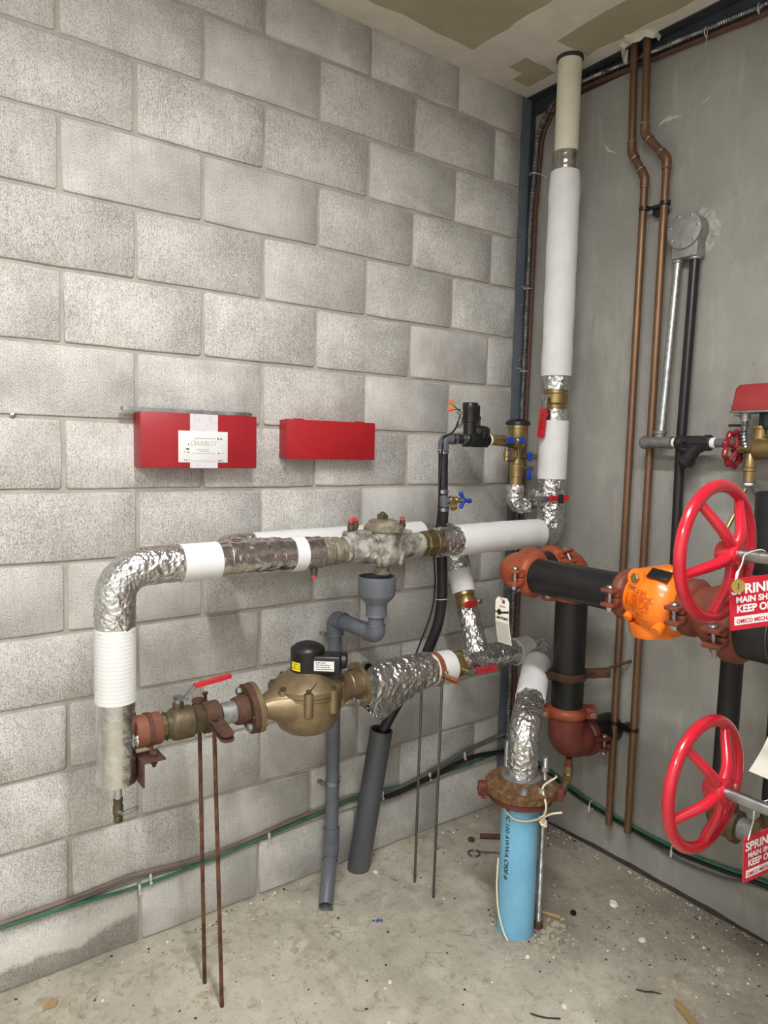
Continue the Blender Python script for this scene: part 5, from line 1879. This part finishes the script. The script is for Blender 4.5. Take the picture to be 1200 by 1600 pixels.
b.lathe((TX, -.860, TZ - .002), (0, .62, -.78), [(0, .02), (.06, .023), (.062, .030), (.078, .030), (.084, .018), (.094, .016)], 24)
b.tube([(TX, -.785, TZ - .012), (TX, -.84, TZ - .03), (TX, -.872, TZ - .012)], .016, 16)
part('body', b, MIRON, t)
b = MB().text('M', .024, lambda x, y, z: V((TX - .0245 - z, -.812 - x, TZ - .006 + y)), .0005, .001)
part('cast_letter', b, MIRON, t)
part('thread_tape', MB().rcyl((TX, -.900, TZ), (TX, -.916, TZ), .0175, 20, .002), MTAPEW, t)

part_t = thing('small_gate_valve', (TX, -1.02, TZ), 'small valve with scalloped dark red wheel below the red flow switch', 'valve')
t = part_t
part('nipple', MB().cyl((TX, -.912, TZ), (TX, -1.00, TZ), .0145, 20), MPVC, t)
WX, WY, WZ_ = -.150, -1.005, 1.585
b = MB()
n_ = 72
k_ = 10
for i in range(n_):
    a_ = 2 * PI * i / n_
    R_ = .050 + .0045 * math.cos(9 * a_)
    for j in range(k_):
        q = 2 * PI * j / k_
        rr_ = R_ + .009 * math.cos(q)
        b.v.append(V((WX + rr_ * math.cos(a_), WY + .009 * math.sin(q), WZ_ + rr_ * math.sin(a_))))
for i in range(n_):
    for j in range(k_):
        b.f.append((i * k_ + j, ((i + 1) % n_) * k_ + j, ((i + 1) % n_) * k_ + (j + 1) % k_, i * k_ + (j + 1) % k_))
for k in range(5):
    a_ = 2 * PI * k / 5 + .3
    d = V((math.cos(a_), 0, math.sin(a_)))
    b.tube([V((WX, WY - .012, WZ_)), V((WX, WY - .010, WZ_)) + d * .022, V((WX, WY, WZ_)) + d * .047], .007, 10)
b.lathe((WX, WY + .004, WZ_), (0, -1, 0), [(0, .012), (.020, .013), (.024, .010)], 14)
part('wheel', b, MREDV, t)
b = MB()
b.lathe((WX, WY - .016, WZ_), (0, -1, 0), [(0, .012), (.014, .012), (.015, .007), (.032, .007), (.034, .014), (.052, .014), (.054, .012)], 6)
b.lathe((WX, WY - .060, WZ_ + .004), (0, -1, 0), [(0, .014), (.006, .030), (.014, .034), (.05, .034), (.062, .036), (.10, .036)], 30)
b.lathe((WX, WY - .078, WZ_ + .070), (0, 0, -1), [(0, .024), (.008, .024), (.010, .020), (.05, .020)], 22)
part('body', b, MBRASS, t)
b = MB()
b.lathe((WX - .006, WY - .056, WZ_ - .012), (0, 0, -1), [(0, .012), (.008, .014), (.02, .018), (.04, .018), (.044, .021), (.052, .021), (.054, .016), (.085, .016), (.087, .012)], 14)
part('test_valve', b, MBRASS, t)
part('tape_ring', MB().rcyl((WX - .006, WY - .056, WZ_ - .100), (WX - .006, WY - .056, WZ_ - .108), .012, 16, .001), MTAPEW, t)

# ---- red flow switch
FXs, FYs, FZs = -.150, -1.085, 1.700
t = thing('flow_switch', (FXs, FYs, FZs - .1), 'red flow switch box standing on a brass tee at the right edge', 'flow switch')
b = MB()
lo, hi = [], []
for (x, y) in ((-1, -1), (1, -1), (1, 1), (-1, 1)):
    pass
def rrect(hx, hy, r, z):
    out = []
    for cx, cy, a0 in ((hx - r, hy - r, 0), (-hx + r, hy - r, 90), (-hx + r, -hy + r, 180), (hx - r, -hy + r, 270)):
        for k in range(5):
            a_ = math.radians(a0 + 22.5 * k)
            out.append(V((FXs + cx + r * math.cos(a_), FYs + cy + r * math.sin(a_), z)))
    return out
rings = [rrect(.045, .075, .010, FZs), rrect(.045, .075, .010, FZs + .016), rrect(.0435, .0735, .010, FZs + .017), rrect(.039, .069, .012, FZs + .066), rrect(.033, .063, .012, FZs + .076), rrect(.020, .05, .010, FZs + .079)]
k = len(rings[0])
for r_ in rings:
    b.v += r_
for i in range(len(rings) - 1):
    for j in range(k):
        j2 = (j + 1) % k
        b.f.append((i * k + j, i * k + j2, (i + 1) * k + j2, (i + 1) * k + j))
b.f.append(tuple(range((len(rings) - 1) * k, len(rings) * k)))
part('cover', b, MREDBOXS, t, 30)
part('base_plate', MB().box((FXs, FYs, FZs - .004), (.096, .156, .007), .002), MSTEEL, t)
b = MB()
b.lathe((FXs, FYs - .020, FZs - .006), (0, 0, -1), [(0, .026), (.040, .026), (.046, .022), (.048, .012), (.062, .012)], 6)
part('adapter', b, MIRON, t)
b = MB()
b.lathe((FXs, FYs + .050, FZs - .006), (0, 0, -1), [(0, .016), (.016, .016), (.018, .013), (.024, .013)], 16)
b.cyl((FXs - .008, FYs + .065, FZs - .014), (FXs - .012, FYs + .082, FZs - .014), .003, 8)
part('conduit_connector', b, MGALV, t)
cpts = spline([(FXs, FYs + .050, FZs - .028), (FXs + .004, FYs + .052, FZs - .08), (FXs + .03, FYs + .050, FZs - .14), (FXs + .035, FYs + .042, FZs - .19), (FXs + .03, FYs + .012, FZs - .25), (FXs + .02, FYs - .05, FZs - .29), (FXs + .02, FYs - .16, FZs - .30)], 10)
b = MB().tube(cpts, lambda a, l: .0105 + .002 * math.sin(l * 2 * PI / .0095), 12, step=.0024)
part('flex_whip', b, MFLEX, t)
b = MB()
b.box((FXs + .055, FYs + .098, FZs - .040), (.010, .062, .008), .002)
part('side_lever', b, MIRON, t)

# ---- dark vertical riser and threaded fittings low on the right
t = thing('capped_black_riser', (-.30, -1.20, 1.25), 'thick black vertical pipe with rusty collar behind the upper wheel', 'pipe')
part('pipe', MB().lathe((-.275, -1.205, 1.235), (0, 0, 1), [(0, .057), (.225, .057), (.232, .054), (.234, .04)], 36), MBLACKP, t)
part('rusty_collar', MB().lathe((-.275, -1.205, 1.205), (0, 0, 1), [(0, .070), (.004, .073), (.028, .073), (.032, .060)], 36), MRUST, t)
part('branch', MB().tube([(-.275, -1.205, 1.215), (-.275, -1.205, 1.150), (-.49, -1.315, 1.150)], .045, 28, fil=.05), MBLACKP, t)
part('small_tube', MB().tube(spline([(-.25, -1.10, 1.47), (-.27, -1.085, 1.40), (-.30, -1.07, 1.33), (-.32, -1.065, 1.26)]), .006, 10), MBRASS, t)
t = thing('black_drain_leg', (-.36, -1.147, .4), 'thin black vertical drain leg behind the lower wheel', 'pipe')
part('pipe', MB().tube([(-.360, -1.147, .57), (-.350, -1.147, 1.12), (-.50, -1.20, 1.13)], .0300, 30, fil=.04), MBLACKP2, t)
t = thing('brown_threaded_elbow', (-.36, -1.147, .5), 'brown threaded elbow and tee behind the lower wheel', 'pipe fitting')
b = MB()
b.tube([(-.360, -1.147, .585), (-.360, -1.147, .525), (-.355, -1.195, .525)], .040, 28, fil=.042)
b.lathe((-.360, -1.147, .565), (0, 0, 1), [(0, .042), (.004, .046), (.022, .046), (.026, .040)], 28)
b.lathe((-.355, -1.180, .525), (0, -1, 0), [(0, .042), (.004, .046), (.020, .046), (.024, .036)], 28)
part('elbow', b, MOLDBR2, t, label='brown cast elbow')
part('nipple', MB().cyl((-.355, -1.195, .525), (-.350, -1.265, .530), .0315, 28), MCAST, t)
b = MB()
b.lathe((-.350, -1.245, .530), (0, -1, .05), [(0, .040), (.004, .045), (.020, .045), (.024, .040), (.10, .042), (.12, .046)], 28)
b.cyl((-.348, -1.295, .53), (-.348, -1.295, .60), .036, 24)
part('tee', b, MOLDBR2, t)
solo('black_pipe_at_edge', MB().tube([(-.130, -1.175, .32), (-.125, -1.175, 1.16)], .0225, 24), MBLACKP, (-.13, -1.175, .46), 'slim black vertical pipe at the right edge beside the wheels', 'pipe')

# ================================================================== RED BOXES ON THE BLOCK WALL


def redbox(x0, x1, z0, z1, dp, mt, label):
    t = thing('sprinkler_head_box', ((x0 + x1) / 2, -.001, z0), label, 'box')
    b = MB().box(((x0 + x1) / 2, -.001 - dp * .42 / 1, (z0 + z1) / 2), (x1 - x0 - .004, dp * .84, z1 - z0 - .003), .002)
    part('case', b, mt, t)
    b = MB().box(((x0 + x1) / 2, -dp + .010, (z0 + z1) / 2), (x1 - x0, .020, z1 - z0), .0022)
    lid = part('door', b, mt, t)
    return t, lid


t, lid = redbox(-1.660, -1.294, 1.490, 1.653, .070, MREDBOX, 'larger dark red steel box with a taped white label')
part('tape', MB().box((-1.469, -.0704, 1.5715), (.088, .0006, .162), 0), MTAPECL, lid)
lb = part('paper_label', MB().box((-1.471, -.0708, 1.5545), (.156, .0008, .094), .0003), MPAPER, lid)
FRL = -.0716


def dash(b, x, z, w_, h_):
    b.box((x, FRL, z), (w_, .0003, h_))


LX0, LZ0 = -1.549, 1.6015
tx = lambda s_, x0, z0, sz_, b, bold=0, sh=0: b.text(s_, sz_, lambda x, y, z: V((LX0 + x0 + x + sh * y, FRL, LZ0 - z0 + y)), bold)
b = MB()
tx('OARBOT', .034, .0435, .021, b, .0002, .25)
for (x, z, w_, h_) in ((.083, .0215, .066, .0022), (.052, .030, .002, .016), (.075, .055, .040, .0018), (.080, .060, .030, .0015), (.078, .0665, .072, .0012), (.077, .089, .080, .0012)):
    dash(b, LX0 + x, LZ0 - z, w_, h_)
part('faded_print', b, MGHOST, lb)
b = MB()
for (x, z, w_, h_) in ((.0305, .0405, .0018, .007), (.028, .054, .0105, .004), (.0185, .063, .0022, .0022), (.0295, .0633, .0055, .0022), (.127, .0655, .006, .0022), (.139, .0658, .002, .002),
                       (.0195, .087, .0016, .005), (.0245, .087, .0035, .003), (.0325, .087, .002, .0045), (.127, .0885, .003, .0045), (.133, .0885, .004, .003), (.1395, .089, .0016, .005), (.1235, .0215, .0035, .004), (.126, .0215, .0025, .0022)):
    dash(b, LX0 + x, LZ0 - z, w_, h_)
part('black_print', b, MINK, lb)
b = MB()
dash(b, LX0 + .1345, LZ0 - .0222, .006, .0024)
dash(b, LX0 + .1345, LZ0 - .0218, .0024, .006)
part('red_mark', b, MREDINK, lb)

t, lid = redbox(-1.180, -.826, 1.521, 1.652, .060, MREDBOX2, 'smaller plain bright red steel box on the block wall')
for x in (-1.130, -.885):
    part('hinge', MB().box((x, -.044, 1.6535), (.030, .020, .004), .001), MREDBOX2, t)
part('latch_dot', MB().lathe((-.950, -.0600, 1.567), (0, -1, 0), [(0, .0028), (.0012, .002)], 10), MREDOX, lid)

b = MB()
b.prism([(0, 0), (.006, -.010), (.02, -.013), (.30, -.010), (.33, -.018), (.375, -.022), (.405, -.016), (.412, 0), (.402, .012), (.37, .016), (.33, .012), (.30, .008), (.02, .011), (.005, .008)], (-1.704, -.030, 1.6545), (1, 0, 0), (0, 1, 0), .011)
solo('flat_steel_wrench', b, MSTEEL, (-1.5, -.03, 1.655), 'flat grey steel wrench lying on top of the labelled red box', 'wrench')

b = MB()
b.lathe((-1.977, 0, 1.628), (0, -1, 0), [(-.004, .007), (.002, .007), (.003, .0035), (.010, .0035), (.011, .002)], 12)
solo('wall_screw', b, MSTEEL, (-1.977, 0, 1.628), 'small steel screw anchor in the block wall at far left', 'screw')

# ================================================================== LOW CABLES


def cable(name, pts, r, mt, label, n=7):
    P = spline(pts, 8)
    return solo(name, MB().tube(P, r, 8), mt, tuple(P[len(P) // 2]), label, 'cable')


gz = [(-2.9, .215), (-2.45, .213), (-2.04, .209), (-1.836, .203), (-1.648, .193), (-1.439, .200), (-1.13, .227), (-.95, .246), (-.859, .252), (-.70, .246), (-.583, .240), (-.42, .236), (-.233, .240), (-.10, .245), (-.03, .244)]
cable('green_cable', [(x, -.014, z) for x, z in gz], .0052, MGREEN, 'green cable strung low along the block wall')
tz = [(-2.9, .205), (-2.3, .212), (-1.94, .219), (-1.82, .224), (-1.69, .232), (-1.60, .226), (-1.483, .217), (-1.30, .222), (-1.131, .240), (-.95, .254), (-.86, .262), (-.74, .244)]
cable('taupe_cable_pair', [(x, -.008, z) for x, z in tz], .0062, MTAUPEC, 'upper taupe cable sagging above the green cable at left')
cable('grey_cable', [(x, -.010, z - .012 - .006 * math.sin(x * 5)) for x, z in tz[2:]], .0060, MGREYC, 'grey cable between the taupe and green cables on the block wall')
kz = [(-.80, .236), (-.74, .222), (-.66, .218), (-.58, .228), (-.45, .242), (-.34, .262), (-.24, .268), (-.14, .258), (-.085, .25), (-.03, .246)]
cable('black_cable_bundle', [(x, -.020, z) for x, z in kz], .0100, MRUBBER, 'thick black cable from the sleeve to the corner')
uz = [(-.78, .250), (-.66, .236), (-.55, .246), (-.42, .272), (-.309, .296), (-.19, .312), (-.085, .322), (-.03, .326)]
cable('slate_cable', [(x, -.012, z) for x, z in uz], .0085, MGREYC, 'slate grey cable rising to the corner above the black cable')
ry = [(-.03, .248), (-.085, .250), (-.18, .240), (-.274, .222), (-.374, .198), (-.499, .182), (-.671, .170), (-.827, .169), (-.989, .186), (-1.136, .206), (-1.5, .22), (-2.4, .23)]
cable('dark_green_cable', [(-.012, y, z) for y, z in ry], .0060, MGREEN, 'green cable low on the concrete wall')
cable('black_wall_cable', [(-.014, y, z - .013) for y, z in ry], .0068, MRUBBER, 'black cable just below the green one on the concrete wall')
cable('taupe_wall_cable', [(-.010, y, z - .022 - (.02 * math.sin((y + .66) / -.5 * PI) if -1.16 < y < -.66 else 0)) for y, z in ry if y > -1.6], .0045, MGREYC, 'thin grey cable drooping lowest on the concrete wall')
clips = [((-1.62, -.016, .211), 'clip on the taupe cable left of the rusty rods'), ((-1.655, -.018, .190), 'lower clip on the green cable left of the rusty rods'), ((-1.21, -.018, .218), 'clip on the cables left of the grey drain pipe'), ((-.49, -.022, .250), 'clip on the cables behind the steel rods'), ((-.73, -.026, .240), 'clip on the cables beside the leaning sleeve'), ((-.30, -.022, .290), 'clip on the slate cable near the corner')]
for c_, lab in clips:
    b = MB().box(c_, (.008, .011, .022), .003)
    b.box(V(c_) + V((0, -.004, -.016)), (.008, .010, .010), .002)
    solo('cable_clip', b, MZIP if '.2' else MZIP, c_, 'pale ' + lab, 'cable clip', 'cable clips')
for c_, lab in (((-.022, -.462, .180), 'pale tie on the cables left of the copper pipe ends'), ((-.020, -.815, .168), 'pale tie on the cables under the lower wheel')):
    b = MB().torus(c_, (0, 1, -.15), .016, .002, 20, 6)
    b.box(V(c_) + V((-.016, 0, -.012)), (.006, .008, .026), .002)
    solo('cable_clip', b, MZIP, c_, lab, 'cable clip', 'cable clips')

# ================================================================== FLOOR DEBRIS


def chip(mb_, x, y, s, rnd, hgt=None, z=0.0):
    k = rnd.randint(5, 7)
    h_ = hgt or s * rnd.uniform(.18, .5)
    a0 = rnd.uniform(0, 6)
    rs = [s * rnd.uniform(.55, 1.1) for _ in range(k)]
    vs = []
    for lvl, f_ in ((-.002, 1.0), (h_, .75)):
        for i in range(k):
            a_ = a0 + 2 * PI * i / k
            vs.append((x + rs[i] * f_ * math.cos(a_), y + rs[i] * f_ * math.sin(a_), z + lvl + (rnd.uniform(-.25, .25) * h_ if lvl > 0 else 0)))
    fs = [tuple(range(2 * k - 1, k - 1, -1))[::-1]] + [(i, (i + 1) % k, (i + 1) % k + k, i + k) for i in range(k)]
    mb_.add(vs, fs)


rnd = random.Random(21)
grit, dark, white = MB(), MB(), MB()
zones = [((-1.60, -.33), .10, 40), ((-1.10, -.26), .07, 40), ((-1.45, -.18), .25, 80), ((-.62, -.64), .13, 150), ((-.40, -.80), .26, 260), ((-.20, -1.0), .22, 240), ((-.25, -.35), .25, 160), ((-.75, -.12), .25, 90), ((-.9, -.9), .5, 160), ((-1.9, -.16), .25, 90), ((-.3, -1.25), .25, 120), ((-1.2, -.55), .3, 60)]
for (cx, cy), sp, n_ in zones:
    for _ in range(int(n_ * 1.8)):
        x, y = cx + rnd.gauss(0, sp * .6), cy + rnd.gauss(0, sp * .6)
        if x > -.02 or y > -.012:
            continue
        s = .0012 + .0048 * rnd.random() ** 4
        chip(rnd.choice((grit, grit, grit, dark, dark, white)), x, y, s, rnd)
for _ in range(330):
    y = -rnd.random() * 1.6
    chip(rnd.choice((grit, dark, white, white)), -.012 - abs(rnd.gauss(0, .03)), y, .0016 + .0045 * rnd.random() ** 2, rnd)
for _ in range(200):
    chip(rnd.choice((grit, grit, white, dark)), -2.2 + 2.1 * rnd.random(), -.012 - abs(rnd.gauss(0, .025)), .0018 + .005 * rnd.random() ** 2, rnd)
stuff('concrete_grit', grit, MCHIP, 'fine grey concrete grit scattered on the floor', 'grit')
stuff('dark_grit', dark, MBLKSEAL, 'dark dirt specks scattered on the floor', 'dirt')
stuff('plaster_crumbs', white, MWHITECH, 'tiny white plaster crumbs scattered on the floor', 'crumbs')
flk = MB()
for _ in range(70):
    a = rnd.random()
    x = -1.98 + .75 * a
    y = -.05 - .16 * rnd.random()
    chip(flk, x, y, .010 + .022 * rnd.random() ** 2, rnd, rnd.uniform(.0015, .004))
for (cx, cy) in ((-1.555, -.33), (-1.13, -.24), (-1.22, -.30), (-1.24, -.36), (-.60, -.725), (-.56, -.735), (-.66, -.715), (-.53, -.69), (-.45, -1.12), (-.42, -1.05), (-.5, -1.2), (-.30, -1.12)):
    for _ in range(24):
        chip(flk, cx + rnd.gauss(0, .03), cy + rnd.gauss(0, .025), .006 + .014 * rnd.random() ** 2, rnd, rnd.uniform(.001, .004))
stuff('floor_flakes', flk, mat('floor_flake', (172, 164, 146), (150, 142, 126), .95, 0, 30, .4, .7, .3, 160), 'thin cracked flakes of cement skin on the floor', 'flakes')

b = MB()
b.prism([(0, 0), (.022, .0), (.03, .09), (.022, .13), (.004, .10)], (-.535, -1.215, .001), (.8, -.6, 0), (.35, .94, 0), .008)
solo('wood_scrap', b, MWOOD, (-.51, -1.16, 0), 'tan splinter of wood at the bottom right of the floor', 'wood scrap')
b = MB()
b.prism([(0, 0), (.03, -.006), (.042, .012), (.03, .028), (.006, .02)], (-1.955, -.13, .002), (1, 0, .05), (0, 1, .04), .002)
solo('tan_flake', b, MWOOD, (-1.94, -.12, 0), 'tan peeling flake at the foot of the wall far left', 'flake')
b = MB()
for k in range(4):
    chip(b, -.985 + .007 * k, -.335 - .006 * (k % 2) - .003 * k, .007, rnd, .004)
solo('blue_plastic_scrap', b, mat('blue_scrap', (62, 92, 150), None, .5), (-.975, -.34, 0), 'crumpled blue plastic scrap near the drain outlet', 'scrap')
b = MB().tube([(-.495, -.62, .006), (-.470, -.665, .006), (-.462, -.682, .006)], .0058, 10)
solo('wood_dowel', b, MWOOD, (-.48, -.65, 0), 'pale stick on the floor right of the blue pipe', 'stick')
b = MB().lathe((-.405, -.690, 0), (0, 0, 1), [(0, .010), (.010, .010), (.011, .006)], 10)
solo('plastic_plug', b, MBLKPL, (-.405, -.69, 0), 'small black plug on the floor right of the pale stick', 'plug')
b = MB().tube(spline([(-.855, -.905, .003), (-.842, -.928, .004), (-.825, -.945, .003), (-.80, -.965, .003)]), .0022, 6)
solo('black_wire_scrap', b, MRUBBER, (-.83, -.93, 0), 'short black wire offcut at the bottom of the floor', 'wire')
b = MB().tube(spline([(-.53, -1.02, .003), (-.52, -1.04, .005), (-.50, -1.055, .004), (-.485, -1.075, .003)]), .002, 6)
solo('dark_wire_scrap', b, MRUBBER, (-.51, -1.05, 0), 'thin dark curl of wire on the floor below the wheels', 'wire')
b = MB()
b.torus((-.435, -.235, .006), (0, 0, 1), .022, .003, 28, 6)
b.tube([(-.413, -.235, .006), (-.33, -.31, .007)], .003, 8)
solo('wire_loop', b, MROD, (-.42, -.25, 0), 'bent wire loop on the floor behind the blue pipe', 'wire')
b = MB()
b.tube([(-.335, -.165, .012), (-.27, -.215, .012)], .010, 10)
b.lathe((-.375, -.155, 0), (0, 0, 1), [(0, .014), (.010, .013), (.012, .006)], 10)
solo('rusty_bolt', b, MRUST, (-.33, -.17, 0), 'rusty bolt and washer on the floor in the corner', 'bolt')
for i, (x, y, s, lab) in enumerate(((-.69, -.745, .010, 'white plaster chip left of the blue pipe foot'), (-.755, -.94, .010, 'white plaster chip in the middle of the floor'), (-1.10, -.93, .011, 'white plaster chip at the bottom centre of the floor'), (-.82, -.115, .011, 'white plaster chip beside the leaning sleeve'), (-.325, -.905, .014, 'pale plaster chip below the copper pipes'), (-.245, -.735, .020, 'flat pale flake by the concrete wall'), (-1.105, -.585, .008, 'pale pebble below the drain outlet'))):
    b = MB()
    chip(b, x, y, s, rnd, s * .45)
    solo('plaster_chip', b, MWHITECH, (x, y, 0), lab, 'chip', 'larger plaster chips on the floor')

# chalk and plaster scuffs on the concrete wall
WR = bpy.data.objects['wall_right']


def smear(pts, r):
    P = spline(pts, 6)
    b = MB()
    rr = random.Random(int(abs(pts[0][0]) * 1e4))
    n_ = len(P)
    for i, p_ in enumerate(P):
        h_ = r * (0.3 + rr.random()) * math.sin(PI * (i + .6) / (n_ + .4))
        b.v += [V((-.0008, p_.x, p_.y + h_)), V((-.0008, p_.x, p_.y - h_))]
    for i in range(n_ - 1):
        b.f.append((2 * i, 2 * i + 1, 2 * i + 3, 2 * i + 2))
    part('plaster_smear', b, MCHALK, WR)


MCHALK = mat('chalk_smear', (196, 193, 186), (170, 167, 160), .9, 0, 60, .4, .7)
smear([V((-.575, 2.712, 0)), V((-.600, 2.728, 0)), V((-.640, 2.728, 0)), V((-.672, 2.722, 0))], .007)
smear([V((-.695, 2.716, 0)), V((-.697, 2.745, 0)), V((-.696, 2.780, 0))], .002)
smear([V((-.350, 2.735, 0)), V((-.371, 2.703, 0)), V((-.406, 2.680, 0))], .008)
smear([V((-.740, 2.735, 0)), V((-.775, 2.752, 0))], .003)
smear([V((-.20, 2.02, 0)), V((-.195, 1.93, 0))], .002)
smear([V((-.12, 2.35, 0)), V((-.125, 2.30, 0))], .003)
